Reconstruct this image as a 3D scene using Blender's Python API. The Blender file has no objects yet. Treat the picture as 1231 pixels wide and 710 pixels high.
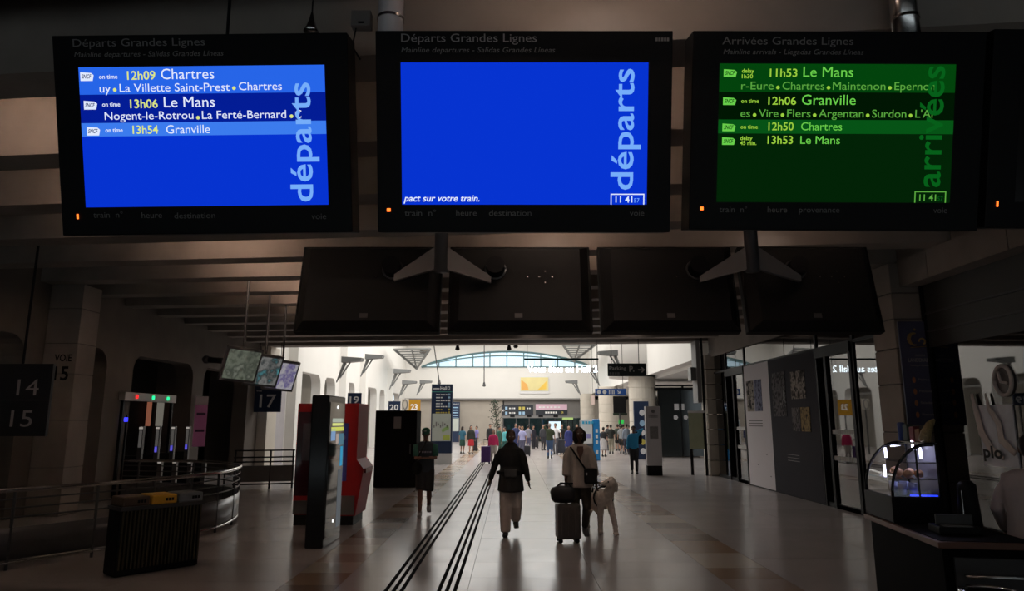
import bpy, bmesh, math, random
from mathutils import Vector, Matrix
R = math.radians
random.seed(7)
C = bpy.context.scene.collection
# ------------------------------------------------------------------ camera
EYE = Vector((0, 0, 1.8)); PITCH = math.atan(150/820); FPX = 820.0
cam_d = bpy.data.cameras.new('camera'); cam = bpy.data.objects.new('camera', cam_d); C.objects.link(cam)
cam.location = EYE; cam.rotation_euler = (R(90)+PITCH, 0, 0)
cam_d.sensor_width = 36; cam_d.lens = FPX/1231*36; cam_d.clip_end = 400; cam_d.clip_start = .05
bpy.context.scene.camera = cam
# ------------------------------------------------------------------ world, exposure, large lights
w = bpy.data.worlds.new('world'); bpy.context.scene.world = w; w.use_nodes = True
w.node_tree.nodes['Background'].inputs[0].default_value = (.82, .94, 1, 1)
w.node_tree.nodes['Background'].inputs[1].default_value = 1.3
vs = bpy.context.scene.view_settings
vs.view_transform = 'Standard'; vs.look = 'None'; vs.gamma = 1; vs.use_curve_mapping = False; vs.exposure = 0
def light(name, kind, loc, rot, power, color, size=1, size_y=None, spot=None):
    d = bpy.data.lights.new(name, kind); d.energy = power; d.color = color
    if kind == 'AREA':
        d.size = size
        if size_y: d.shape = 'RECTANGLE'; d.size_y = size_y
    else: d.shadow_soft_size = size
    if spot: d.spot_size = spot; d.spot_blend = .7
    o = bpy.data.objects.new(name, d); C.objects.link(o); o.location = loc; o.rotation_euler = rot
    return o
light('skylight', 'AREA', (-1.4, 43, 8.85), (0, 0, 0), 3200, (1, .985, .96), 13, 30)
light('side_gallery_light', 'AREA', (10.5, 46, 3.7), (0, 0, 0), 170, (1, .97, .92), 5, 22)
light('arcade_light', 'AREA', (-10.6, 44, 3.6), (0, 0, 0), 30, (1, .95, .9), 1.5, 30)
light('concourse_light', 'AREA', (0, -3, 4.2), (R(25), 0, 0), 8, (1, .86, .78), 8, 3)  # soft front fill added behind the camera
# ------------------------------------------------------------------ helpers
def ray(px, py):
    x = (px-615.5)/FPX; y = -(py-355)/FPX
    return Vector((x, math.cos(PITCH)-y*math.sin(PITCH), math.sin(PITCH)+y*math.cos(PITCH)))
def P(px, py, Y):
    d = ray(px, py); return EYE + d*(Y/d.y)
def G(px, py, z=0.0):
    d = ray(px, py); return EYE + d*((z-1.8)/d.z)
def D(px, py, dist): return EYE + ray(px, py)*dist
MATS = {}
def mat(name, col, rough=.6, metal=0, var=0, scale=4, bump=0, emit=0, spec=None, coat=0):
    if name in MATS: return MATS[name]
    m = bpy.data.materials.new(name); m.use_nodes = True; nt = m.node_tree; b = nt.nodes['Principled BSDF']
    b.inputs['Base Color'].default_value = (*col, 1); b.inputs['Roughness'].default_value = rough
    b.inputs['Metallic'].default_value = metal
    if spec is not None: b.inputs['Specular IOR Level'].default_value = spec
    if coat: b.inputs['Coat Weight'].default_value = coat; b.inputs['Coat Roughness'].default_value = .1
    if emit:
        b.inputs['Emission Color'].default_value = (*col, 1); b.inputs['Emission Strength'].default_value = emit
        b.inputs['Base Color'].default_value = (0, 0, 0, 1); b.inputs['Specular IOR Level'].default_value = 0
    if var or bump:
        tc = nt.nodes.new('ShaderNodeTexCoord'); n = nt.nodes.new('ShaderNodeTexNoise')
        n.inputs['Scale'].default_value = scale; n.inputs['Detail'].default_value = 5
        nt.links.new(tc.outputs['Object'], n.inputs['Vector'])
        if var:
            mx = nt.nodes.new('ShaderNodeMix'); mx.data_type = 'RGBA'
            mx.inputs[6].default_value = (*[c*(1-var) for c in col], 1); mx.inputs[7].default_value = (*[min(1, c*(1+var)) for c in col], 1)
            nt.links.new(n.outputs['Fac'], mx.inputs[0]); nt.links.new(mx.outputs[2], b.inputs['Base Color'])
        if bump:
            bp = nt.nodes.new('ShaderNodeBump'); bp.inputs['Strength'].default_value = bump; bp.inputs['Distance'].default_value = .01
            nt.links.new(n.outputs['Fac'], bp.inputs['Height']); nt.links.new(bp.outputs[0], b.inputs['Normal'])
    MATS[name] = m; return m
def glassmat(name, tint=(1, 1, 1), ior=1.5, base=0.0, rough=0.02):
    if name in MATS: return MATS[name]
    m = bpy.data.materials.new(name); m.use_nodes = True; nt = m.node_tree; nt.nodes.clear()
    o = nt.nodes.new('ShaderNodeOutputMaterial'); t = nt.nodes.new('ShaderNodeBsdfTransparent'); t.inputs[0].default_value = (*tint, 1)
    g = nt.nodes.new('ShaderNodeBsdfGlossy'); g.inputs['Roughness'].default_value = rough
    f = nt.nodes.new('ShaderNodeFresnel'); f.inputs[0].default_value = ior
    a = nt.nodes.new('ShaderNodeMath'); a.operation = 'ADD'; a.inputs[1].default_value = base; a.use_clamp = True
    mx = nt.nodes.new('ShaderNodeMixShader')
    nt.links.new(f.outputs[0], a.inputs[0]); nt.links.new(a.outputs[0], mx.inputs[0]); nt.links.new(t.outputs[0], mx.inputs[1])
    nt.links.new(g.outputs[0], mx.inputs[2]); nt.links.new(mx.outputs[0], o.inputs[0])
    MATS[name] = m; return m
def picmat(name, cols, scale=6, emit=0, spec=.3, rough=.4):
    if name in MATS: return MATS[name]
    m = bpy.data.materials.new(name); m.use_nodes = True; nt = m.node_tree; b = nt.nodes['Principled BSDF']
    tc = nt.nodes.new('ShaderNodeTexCoord'); n = nt.nodes.new('ShaderNodeTexNoise'); n.inputs['Scale'].default_value = scale; n.inputs['Detail'].default_value = 3
    r = nt.nodes.new('ShaderNodeValToRGB'); r.color_ramp.elements.remove(r.color_ramp.elements[0]); k_ = len(cols)
    for i, c in enumerate(cols):
        p = .32+.36*i/max(k_-1, 1)
        e = r.color_ramp.elements.new(p) if i else r.color_ramp.elements[0]
        e.position = p; e.color = (*c, 1)
    nt.links.new(tc.outputs['Object'], n.inputs['Vector']); nt.links.new(n.outputs['Fac'], r.inputs[0])
    b.inputs['Specular IOR Level'].default_value = spec; b.inputs['Roughness'].default_value = rough
    if emit: nt.links.new(r.outputs[0], b.inputs['Emission Color']); b.inputs['Emission Strength'].default_value = emit; b.inputs['Base Color'].default_value = (0, 0, 0, 1)
    else: nt.links.new(r.outputs[0], b.inputs['Base Color'])
    MATS[name] = m; return m
def B(): return bmesh.new()
def box(bm, x0, x1, y0, y1, z0, z1, M=None, bev=0):
    v = [bm.verts.new(p) for p in ((x0,y0,z0),(x1,y0,z0),(x1,y1,z0),(x0,y1,z0),(x0,y0,z1),(x1,y0,z1),(x1,y1,z1),(x0,y1,z1))]
    fs = [bm.faces.new([v[i] for i in f]) for f in ((0,3,2,1),(4,5,6,7),(0,1,5,4),(1,2,6,5),(2,3,7,6),(3,0,4,7))]
    if bev:
        es = {e for f in fs for e in f.edges}
        r = bmesh.ops.bevel(bm, geom=list(es), offset=bev, segments=2, affect='EDGES', profile=.5)
        v = list({x for f in r['faces'] for x in f.verts} | {x for x in v if x.is_valid})
    if M is not None: bmesh.ops.transform(bm, matrix=M, verts=[x for x in v if x.is_valid])
    return bm
def prism(bm, pts, plane, d0, d1):
    """polygon pts in 'xz','yz' or 'xy', extruded d0..d1 on the third axis"""
    def mk(a, b, d): return {'xz': (a, d, b), 'yz': (d, a, b), 'xy': (a, b, d)}[plane]
    A = [bm.verts.new(mk(a, b, d0)) for a, b in pts]; Z = [bm.verts.new(mk(a, b, d1)) for a, b in pts]
    n = len(pts); bm.faces.new(A); bm.faces.new(Z[::-1])
    for i in range(n): bm.faces.new([A[i], Z[i], Z[(i+1) % n], A[(i+1) % n]])
    bmesh.ops.recalc_face_normals(bm, faces=bm.faces[:]); return bm
def tube(bm, pts, rad, seg=10, ref=(1, 0, 0), cap=.5):
    pts = [Vector(p) for p in pts]; rad = [r if isinstance(r, tuple) else (r, r) for r in rad]
    d0 = (pts[1]-pts[0]).normalized(); d1 = (pts[-1]-pts[-2]).normalized()
    if cap:
        r0, r1 = rad[0], rad[-1]
        pts = [pts[0]-d0*min(r0)*cap] + pts + [pts[-1]+d1*min(r1)*cap]
        rad = [(r0[0]*.55, r0[1]*.55)] + rad + [(r1[0]*.55, r1[1]*.55)]
    rings = []
    for i, p in enumerate(pts):
        a = pts[max(i-1, 0)]; b = pts[min(i+1, len(pts)-1)]; d = (b-a).normalized()
        rf = Vector(ref)
        if abs(rf.dot(d)) > .93: rf = Vector((0, 1, 0)) if abs(d.y) < .9 else Vector((0, 0, 1))
        u = (rf-d*rf.dot(d)).normalized(); v = d.cross(u)
        rings.append([bm.verts.new(p+u*rad[i][0]*math.cos(t)+v*rad[i][1]*math.sin(t)) for t in (2*math.pi*k/seg for k in range(seg))])
    for a, b in zip(rings, rings[1:]):
        for k in range(seg): bm.faces.new([a[k], a[(k+1) % seg], b[(k+1) % seg], b[k]])
    bm.faces.new(rings[0][::-1]); bm.faces.new(rings[-1]); return bm
def ball(bm, c, r, seg=14, rings=10, M=None):
    r = r if isinstance(r, tuple) else (r, r, r)
    mt = Matrix.Translation(c) @ (M or Matrix.Identity(4)) @ Matrix.Diagonal((*r, 1))
    bmesh.ops.create_uvsphere(bm, u_segments=seg, v_segments=rings, radius=1, matrix=mt); return bm
def lathe(bm, prof, seg=24, c=(0, 0)):
    rings = [[bm.verts.new((c[0]+r*math.cos(2*math.pi*k/seg), c[1]+r*math.sin(2*math.pi*k/seg), z)) for k in range(seg)] for r, z in prof]
    for a, b in zip(rings, rings[1:]):
        for k in range(seg): bm.faces.new([a[k], a[(k+1) % seg], b[(k+1) % seg], b[k]])
    bm.faces.new(rings[0][::-1]); bm.faces.new(rings[-1]); return bm
REMESH = []
def obj(name, bm, m, parent=None, smooth=False, label=None, kind=None):
    if isinstance(bm, bmesh.types.BMesh):
        me = bpy.data.meshes.new(name); bm.to_mesh(me); bm.free()
    else: me = bm
    if m is not None and not me.materials: me.materials.append(m)
    if smooth: me.polygons.foreach_set('use_smooth', [True]*len(me.polygons))
    o = bpy.data.objects.new(name, me); C.objects.link(o)
    if parent is not None: o.parent = parent
    if label: o['label'] = label
    if kind: o['kind'] = kind
    return o
def tag(o, label, cat, group=None):
    o['label'] = label; o['category'] = cat
    if group: o['group'] = group
    return o
def thing(name, label, cat, loc=(0, 0, 0), rotz=0, group=None, rot=None):
    o = bpy.data.objects.new(name, None); C.objects.link(o); o.empty_display_size = .1
    o.location = loc; o.rotation_euler = rot or (0, 0, rotz)
    return tag(o, label, cat, group)
def struct(name, bm, m, parent=None, label=None):
    o = obj(name, bm, m, parent)
    o['kind'] = 'structure'
    if label: o['label'] = label
    return o
_tc = {}
def glyphs(body, shear=0, bold=0):
    k = (body, shear, bold)
    if k not in _tc:
        cu = bpy.data.curves.new('lettering', 'FONT'); cu.body = body; cu.shear = shear; cu.offset = bold; cu.resolution_u = 3
        t = bpy.data.objects.new('lettering', cu); C.objects.link(t)
        bpy.context.view_layer.update()
        me = bpy.data.meshes.new_from_object(t.evaluated_get(bpy.context.evaluated_depsgraph_get()))
        bpy.data.objects.remove(t); bpy.data.curves.remove(cu); me.materials.clear()
        _tc[k] = me
    return _tc[k]
_cap = [None]
def text(body, x0, x1, zb, caph, m, parent, y=-.01, shear=0, bold=0, up=False, name='lettering', mirror=1, face='-y'):
    """flat lettering in the local xz plane facing -y; x0..x1 run, baseline zb, cap height caph"""
    if _cap[0] is None:
        g = glyphs('H'); _cap[0] = max(v.co.y for v in g.vertices)
    me = glyphs(body, shear, bold).copy()
    a = min(v.co.x for v in me.vertices); b = max(v.co.x for v in me.vertices)
    sx = (x1-x0)/(b-a); sy = caph/_cap[0]
    for v in me.vertices:
        u = x0+(v.co.x-a)*sx; q = v.co.y*sy
        if up: px_, pz_ = zb-q, u           # reads bottom to top, baseline on the right at x = zb
        else: px_, pz_ = u, zb+q
        v.co = (px_, y, pz_) if face == '-y' else (-y, px_, pz_)
    me.update()
    return obj(name, me, m, parent)
# ------------------------------------------------------------------ materials
def slabmat(name, col, rough=.2):
    m = mat(name, col, rough, 0, .05, 2.3, .015, spec=.4)
    nt = m.node_tree; b = nt.nodes['Principled BSDF']
    n = nt.nodes.new('ShaderNodeTexNoise'); n.inputs['Scale'].default_value = 1.3; n.inputs['Detail'].default_value = 6
    tc = nt.nodes.new('ShaderNodeTexCoord'); nt.links.new(tc.outputs['Object'], n.inputs['Vector'])
    mr = nt.nodes.new('ShaderNodeMapRange'); mr.inputs[3].default_value = rough*.75; mr.inputs[4].default_value = rough*1.4
    nt.links.new(n.outputs['Fac'], mr.inputs[0]); nt.links.new(mr.outputs[0], b.inputs['Roughness'])
    return m
S_C = [slabmat('slab_grey_a', (.41, .37, .358)), slabmat('slab_grey_b', (.395, .357, .345)), slabmat('slab_grey_c', (.42, .382, .37))]
S_B = [slabmat('slab_tan', (.30, .20, .13)), slabmat('slab_cream', (.46, .39, .32)), slabmat('slab_brown', (.20, .13, .09)), slabmat('slab_rose', (.36, .27, .22))]
grout = mat('grout', (.09, .08, .075), .8)
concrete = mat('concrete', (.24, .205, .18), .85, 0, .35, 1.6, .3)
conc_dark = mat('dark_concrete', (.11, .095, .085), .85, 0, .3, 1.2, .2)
white_wall = mat('white_plaster', (.80, .785, .75), .8, 0, .05, .8)
beige_wall = mat('beige_wall', (.40, .36, .31), .8, 0, .1, 1.5)
stone = mat('cream_stone', (.62, .57, .49), .7, 0, .1, 2)
black = mat('black_metal', (.008, .008, .009), .5, spec=.15)
blackg = mat('gloss_black', (.008, .008, .009), .15, spec=.4)
dgrey = mat('dark_grey', (.05, .05, .052), .5)
grey = mat('grey_metal', (.25, .25, .25), .4, .6)
steel = mat('steel', (.55, .54, .53), .25, 1)
chrome = mat('chrome', (.8, .8, .8), .12, 1)
glass = glassmat('clear_glass')
shopglass = glassmat('shop_glass', (.5, .52, .51), 1.8, .06)
navy = mat('navy_panel', (.012, .028, .075), .4)
white = mat('white_paint', (.75, .75, .75), .5)
skin_m = mat('skin', (.42, .24, .17), .55); skin_d = mat('dark_skin', (.12, .06, .04), .55)
hair_m = mat('dark_hair', (.015, .01, .008), .6); hair_b = mat('brown_hair', (.06, .03, .018), .6)
# ------------------------------------------------------------------ structure : floor
FX0, FX1 = -14, 15
fl = struct('floor', box(B(), FX0, FX1, -4, 66, -.12, -.012), grout)
nparts = [0]
far = [(m, B()) for m in S_C+S_B]
def slab(x0, x1, y0, y1, m, part):
    g = .0022
    if part:
        o = obj('floor_slab', box(B(), x0+g, x1-g, y0+g, y1-g, -.012, random.uniform(-.0006, 0)), m, fl); nparts[0] += 1
    else:
        for mm, bm in far:
            if mm is m: box(bm, x0+g, x1-g, y0+g, y1-g, -.012, 0)
y = 3.0
while y < 62:
    for i in range(3): slab(-1.92+1.44*i, -1.92+1.44*(i+1), y, y+.9, random.choice(S_C), 5 < y < 31)
    y += .9
for x0, x1, lens in ((-2.55, -1.92, .62), (2.4, 3.15, .62)):
    y = 3.3; last = None
    while y < 62:
        m = random.choice([q for q in S_B if q is not last]); last = m
        L = random.choice((lens, lens, lens*1.55)); slab(x0, x1, y, y+L, m, 5 < y < 27); y += L
y = 3.0
while y < 64:
    for x0, x1 in [(-14, -11), (-11, -8.25), (-8.25, -6.35), (-6.35, -4.45), (-4.45, -2.55), (3.15, 5.0), (5.0, 6.9), (6.9, 11), (11, 15)]:
        slab(x0, x1, y, y+1.3, random.choice(S_C), 6 < y < 26 and -6.4 < x0 and x1 < 7)
    y += 1.3
for mm, bm in far: obj('distant_slabs', bm, mm, fl, kind='stuff')
# tactile strips
def strip(name, xc, lab):
    s = struct(name, box(B(), xc-.115, xc+.115, 4.5, 46, -.01, .001), MATS['slab_grey_b'], label=lab)
    for dx in (-.085, 0, .085): obj('guide_rib', box(B(), xc+dx-.021, xc+dx+.021, 4.5, 46, .0015, .006), mat('rib', (.008, .007, .007), .95, spec=.05), s)
strip('trim_1', -1.27, 'left one of the two black ribbed guide strips in the floor')
strip('trim_2', -.70, 'right one of the two black ribbed guide strips in the floor')
# ------------------------------------------------------------------ ceiling and beams
SK = .095
def ycut(yc, x): return yc - SK*x
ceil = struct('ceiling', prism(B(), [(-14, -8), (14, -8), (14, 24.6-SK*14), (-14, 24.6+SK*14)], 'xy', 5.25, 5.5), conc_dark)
beamY = [0.2, 1.75, 3.2, 4.62, 6.2, 7.75, 9.3, 10.8, 12.3, 13.8, 15.3, 16.8, 18.3, 19.8, 21.3, 22.8, 24.2]
for yb in beamY:
    bm = B(); x0, x1 = -9.6, 7.6
    th = .4 if yb < 24 else .6
    zb = 4.5
    prism(bm, [(x0, ycut(yb, x0)), (x1, ycut(yb, x1)), (x1, ycut(yb, x1)+th), (x0, ycut(yb, x0)+th)], 'xy', zb, 5.26)
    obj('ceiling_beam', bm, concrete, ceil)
# battens on the back of the beams light the next beam
for yb in beamY[1:12]:
    for xl, pw in ((-4.7, 30), (0.6, 16), (4.0, 5.0)):
        if xl > 3 and yb not in (9.3, 7.75): continue
        if xl < 1 and xl > 0 and yb > 11: continue
        if yb > 15: pw *= .5
        if xl < -1 and yb < 3.5: continue
        if yb < 3.5: pw *= .6
        o = thing('batten_lamp', f"slim batten lamp hidden behind the {['first','second','third','fourth','fifth','sixth','seventh','eighth','ninth','tenth','eleventh','twelfth'][beamY.index(yb)]} ceiling beam, {'left' if xl < -1 else 'middle' if xl < 3 else 'right'} row", 'lamp', (xl, ycut(yb, xl)+.405, 4.9), -math.atan(SK), 'batten lamps between the ceiling beams')
        obj('housing', box(B(), -.6, .6, 0, .05, 0, .08), white, o)
        light('batten_glow', 'AREA', (xl, ycut(yb, xl)+.47, 4.93), (R(78), 0, R(180)-math.atan(SK)), pw, (1, .72, .56), 1.6, .06).parent = None
for yb in beamY[2:15]:  # added spots, unseen between the beams, to fill floor and walkers
    for xl in (.6,) if yb < 9 else (.6, 3.9):
        yy = ycut(yb, xl)+.95
        o = thing('downlight', f"recessed downlight in the bay after the {['third','fourth','fifth','sixth','seventh','eighth','ninth','tenth','eleventh','twelfth','thirteenth','fourteenth','fifteenth'][beamY.index(yb)-2]} beam, {'middle' if xl < 1 else 'right'} row", 'lamp', (xl, yy, 5.17), 0, 'recessed downlights over the walkway')
        obj('can', lathe(B(), [(.09, 0), (.09, .075), (.06, .075), (.06, .01)], 14), black, o)
        light('downlight_glow', 'SPOT', (xl, yy, 5.14), (0, 0, 0), 12, (1, .86, .77), .05, spot=R(118))
# ------------------------------------------------------------------ left wall
def arch_open(bm, ya, yb, h, r, z1, d0, d1):
    pts = [(ya, z1), (yb, z1), (yb, h-r)] + [(yb-r+r*math.cos(t), h-r+r*math.sin(t)) for t in (R(18*k) for k in range(1, 6))]
    pts += [(ya+r-r*math.sin(t), h-r+r*math.cos(t)) for t in (R(18*k) for k in range(1, 6))] + [(ya, h-r)]
    prism(bm, pts, 'yz', d0, d1)
wl = struct('wall_left', box(B(), -13.6, -13.4, -8, 66, 0, 9), mat('black_concrete', (.03, .027, .025), .9), label='dark back wall behind the left arcade')  # wall colour blackened to stand for the unlit space beyond the arches
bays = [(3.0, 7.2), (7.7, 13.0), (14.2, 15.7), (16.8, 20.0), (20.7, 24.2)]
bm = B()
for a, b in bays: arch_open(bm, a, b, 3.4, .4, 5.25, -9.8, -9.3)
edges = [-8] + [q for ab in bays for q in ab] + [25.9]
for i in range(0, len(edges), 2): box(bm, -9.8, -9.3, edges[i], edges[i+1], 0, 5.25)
obj('arcade', bm, mat('arcade_concrete', (.13, .11, .095), .9, 0, .35, 1.3, .3), wl)  # darker copy of the beam concrete, arcade shade put into its colour
def pillar(name, x, yv, wx, wy, z1, m, parent, joints):
    p = obj(name, B_box(x-wx/2, x+wx/2, yv-wy/2, yv+wy/2, 0, z1), grout, parent)
    return p
def B_box(*a): return box(B(), *a)
def block_column(x0, x1, y0, y1, zs, m, parent):
    for a, b in zip(zs, zs[1:]):
        obj('stone_block', box(B(), x0, x1, y0, y1, a+.006, b-.006, bev=.008), m, parent)
    obj('core', B_box(x0+.02, x1-.02, y0+.02, y1-.02, zs[0], zs[-1]), grout, parent)
block_column(-9.28, -8.62, 13.5, 14.1, [0, .9, 1.8, 2.7, 3.3, 4.0, 4.5], concrete, wl)
t = thing('painted_track_mark', 'black painted lettering Voie 15 on the block pillar at far left', 'sign', (-8.87, 13.49, 2.62))
text('VOIE', -.17, .17, .33, .13, black, t, bold=.02); text('15', -.14, .14, -.04, .26, black, t, bold=.02)
# hall 2 left wall
ops = [(29.4, 33.4), (34.1, 36.2), (38.7, 40.7), (43.8, 47.4), (48.4, 50.4), (53, 57)]
bm = B()
for a, b in ops: arch_open(bm, a, b, 3.95, .55, 9, -9.75, -9.3)
edges = [25.9] + [q for ab in ops for q in ab] + [61]
for i in range(0, len(edges), 2): box(bm, -9.75, -9.3, edges[i], edges[i+1], 0, 9)
obj('bright_arcade', bm, white_wall, wl)
for yv in (28.9, 37.4, 42.4, 51.6):
    obj('pilaster', prism(B(), [(-9.3, yv-.45), (-8.95, yv-.35), (-8.95, yv+.35), (-9.3, yv+.45)], 'xy', 0, 5.9 if yv < 40 else 5.6), white_wall, wl)
struct('wall_arcade_end', B_box(-13.5, -9.75, 25.9, 26.1, 0, 5.4), conc_dark)  # added wall that keeps hall light from leaking into the near arcade
struct('wall_arcade_back', B_box(-11.6, -11.4, 25.9, 61, 0, 9), beige_wall)
obj('grey_panel', B_box(-9.3, -9.26, 26.6, 28.2, .1, 4.1), mat('panel_grey', (.42, .40, .42), .6, 0, .1, 3), wl)
# low pier across the left of the opening (white pilasters seen beside the number 17)
for a, b in ((-9.3, -8.95),): obj('pilaster', B_box(a, b, 25.3, 26.3, 0, 4.5), stone, wl)
# ------------------------------------------------------------------ back wall of hall 2
wb = struct('wall_back', B_box(-9.8, 2.9-3.6, 60, 60.3, 0, 3.6), beige_wall)
bm = B(); box(bm, 5.9, 6.9, 60, 60.3, 0, 3.6); box(bm, -.8, 5.9, 60, 60.3, 2.15, 3.6); obj('door_head', bm, mat('door_head', (.20, .19, .18), .7), wb)
bm = B(); box(bm, -9.8, 15, 60, 60.4, 3.6, 6.4)
ax0, ax1, az = -7.9, 7.0, 7.75
arc = [(ax0+(ax1-ax0)*k/20, 6.4+(az-6.4)*math.sin(math.pi*k/20)**.75) for k in range(21)]
prism(bm, [(-9.8, 6.4)] + arc + [(15, 6.4), (15, 9.1), (-9.8, 9.1)], 'xz', 60, 60.4)
obj('upper_wall', bm, white_wall, wb)
obj('ledge', B_box(-9.3, 6.9, 59.75, 60, 3.52, 3.68), mat('ledge', (.2, .19, .18), .6), wb)
win = struct('window_1', B_box(ax0, ax1, 59.95, 60.02, 6.36, 6.46), mat('teal_frame', (.12, .22, .24), .5), label='segmental arched window high in the bright back wall')
for k in range(2, 20, 2):
    x = ax0+(ax1-ax0)*k/20; obj('mullion', B_box(x-.05, x+.05, 59.95, 60.02, 6.4, arc[k][1]), MATS['teal_frame'], win)
bm = B(); tube(bm, [(a, 59.98, b) for a, b in arc], [.09]*21, 6); obj('window_frame', bm, MATS['teal_frame'], win)
bm = B(); tube(bm, [(a, 59.7, 6.4+(b-6.4)*.72) for a, b in arc], [.06]*21, 6); obj('window_rib', bm, MATS['teal_frame'], win)
bm = B(); prism(bm, arc, 'xz', 60.1, 60.12); obj('pane', bm, glassmat('pale_glass', (.9, .97, 1), 1.45), win)
struct('wall_outer_end', B_box(-14, 15.2, 64, 64.2, 0, 3.6), beige_wall)
# ceiling of hall 2
struct('ceiling_hall', B_box(-9.8, 15, 25.9, 64, 8.95, 9.15), mat('warm_ceiling', (.82, .76, .62), .8))
struct('wall_front_upper', prism(B(), [(-9.8, 24.8+SK*9.8), (15, 24.8-SK*15), (15, 25.05-SK*15), (-9.8, 25.05+SK*9.8)], 'xy', 4.52, 9.1), white_wall)
# ------------------------------------------------------------------ right side
wr = struct('wall_right', prism(B(), [(24.3, 4.0), (60.3, 4.0), (60.3, 9), (24.3, 9)], 'yz', 6.7, 7.2), white_wall, label='white bulkhead above the right colonnade')
struct('wall_gallery', B_box(14.8, 15, 22, 64, 0, 9), beige_wall)
struct('ceiling_gallery', B_box(7.2, 14.9, 24.3, 64, 3.85, 4.02), white_wall)
struct('wall_gallery_end', B_box(6.9, 14.9, 60, 60.3, 0, 3.85), beige_wall)
obj('curved_bulkhead', tube(B(), [(7.4, 36, 4.0), (7.4, 36, 9)], [2.3, 2.3], 28, cap=0), white_wall, wr, smooth=True)
for i, (xc, yc, r) in enumerate([(6.62, 35, .68), (6.35, 45.5, .64), (6.3, 57.5, .62)]):
    c = thing('round_column', ['cream stone drum column behind the tall navy totem', 'cream stone drum column behind the ticket queue', 'cream stone drum column nearest the back doors'][i], 'column', (xc, yc, 0))
    for k in range(7):
        z0 = k*.57
        obj('drum', lathe(B(), [(r-.015, z0), (r, z0+.02), (r, z0+.54), (r-.015, z0+.565)], 28), stone, c, smooth=False)
# concourse right wall
wg = struct('wall_shop', B_box(6.75, 7.2, 2, 23.4, 4.05, 5.3), concrete, label='concrete band above the glazed shop front')
obj('lower_band', B_box(6.72, 7.2, 12.2, 23.4, 3.9, 4.06), concrete, wg)
for yv in (3.5, 5.3, 7.1, 8.9, 10.7): obj('concrete_panel', B_box(6.66, 6.75, yv, yv+1.78, 4.05, 4.5), concrete, wg)
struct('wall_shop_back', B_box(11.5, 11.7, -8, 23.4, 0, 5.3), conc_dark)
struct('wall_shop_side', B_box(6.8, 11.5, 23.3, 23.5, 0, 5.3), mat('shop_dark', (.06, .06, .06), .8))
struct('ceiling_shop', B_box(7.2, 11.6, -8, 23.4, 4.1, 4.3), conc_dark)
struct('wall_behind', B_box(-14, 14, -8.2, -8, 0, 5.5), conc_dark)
# end pillar
ep = thing('end_pillar', 'cream banded stone pillar at the far end of the glass shop front', 'pillar', (6.95, 23.45, 0))
for k in range(8): obj('stone_block', box(B(), -.42, .25, -.35, .35, k*.5+.012, k*.5+.488, bev=.02), stone, ep)
# right block pillar with banner
cp = thing('block_pillar', 'dark stone block pillar carrying the navy bakery banner', 'pillar', (7.0, 11.85, 0))
for a, b in zip([0, .8, 1.6, 2.4, 3.0, 3.5, 3.95], [.8, 1.6, 2.4, 3.0, 3.5, 3.95, 4.48]):
    obj('stone_block', box(B(), -.5, .55, -.35, .35, a+.008, b-.008, bev=.012), concrete, cp)
obj('joint_core', B_box(-.48, .53, -.33, .33, 0, 4.48), grout, cp)
obj('shadow_post', B_box(.36, .53, -.46, -.36, 0, 4.4), black, cp)  # black upright before the pillar face, right of the banner
# glass shop front : window_2..; mullions
def shop_pane(name, y0, y1, z0, z1, lab, x=6.8, m=shopglass):
    wv = struct(name, B_box(x-.035, x+.035, y0-.035, y0+.035, 0, 3.9), black, label=lab)
    obj('pane', B_box(x-.006, x+.006, y0+.03, y1-.03, z0, z1), m, wv)
    obj('sill', B_box(x-.03, x+.03, y0, y1, 0, .1), black, wv)
    obj('transom', B_box(x-.03, x+.03, y0, y1, 3.33, 3.39), black, wv)
    return wv
shop_pane('window_2', 21.7, 23.0, .1, 3.9, 'narrow glass pane beside the far end pillar')
wv = shop_pane('window_3', 19.98, 21.7, 3.36, 3.9, 'clerestory glass above the far shop door')
shop_pane('window_4', 15.2, 19.98, 3.36, 3.9, 'clerestory glass strip above the poster hoarding')
shop_pane('window_5', 13.55, 15.2, 3.36, 3.9, 'clerestory glass above the near shop door')
shop_pane('window_6', 12.25, 13.55, .1, 3.9, 'tall glass pane between near shop door and bakery pillar')
dots = mat('safety_band', (.55, .55, .53), .5)
def shop_door(name, y0, ym, y1, lab):
    d = struct(name, B_box(6.74, 6.86, y0, y0+.1, 0, 3.35), black, label=lab)
    obj('jamb', B_box(6.74, 6.86, ym-.05, ym+.05, 0, 3.35), black, d); obj('jamb', B_box(6.74, 6.86, y1-.06, y1, 0, 3.35), black, d)
    obj('door_head', B_box(6.72, 6.9, y0, y1, 3.15, 3.36), black, d)
    obj('dark_lining', B_box(6.9, 6.95, ym, y1, 0, 3.2), black, d)
    lf = obj('door_leaf', B_box(6.79, 6.81, y0+.1, ym-.05, .05, 3.15), shopglass, d)
    for z in (.98, 1.52): obj('safety_band', B_box(6.77, 6.785, y0+.1, ym-.05, z, z+.09), dots, lf)
    obj('bottom_rail', B_box(6.77, 6.83, y0+.1, ym-.05, 0, .08), black, lf)
    return d
shop_door('door_1', 19.98, 21.0, 21.7, 'far glass shop door with pale safety bands')
shop_door('door_2', 13.6, 14.75, 15.2, 'near glass shop door with patterned safety bands')
for z in (.98, 1.52):
    bm = B()
    for k in range(9):
        yy = 13.75+k*.1
        tube(bm, [(6.77, yy, z), (6.77, yy+.05, z+.09), (6.77, yy+.1, z)], [.008]*3, 5)
    obj('zigzag_pattern', bm, dots, bpy.data.objects['door_2'])
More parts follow.
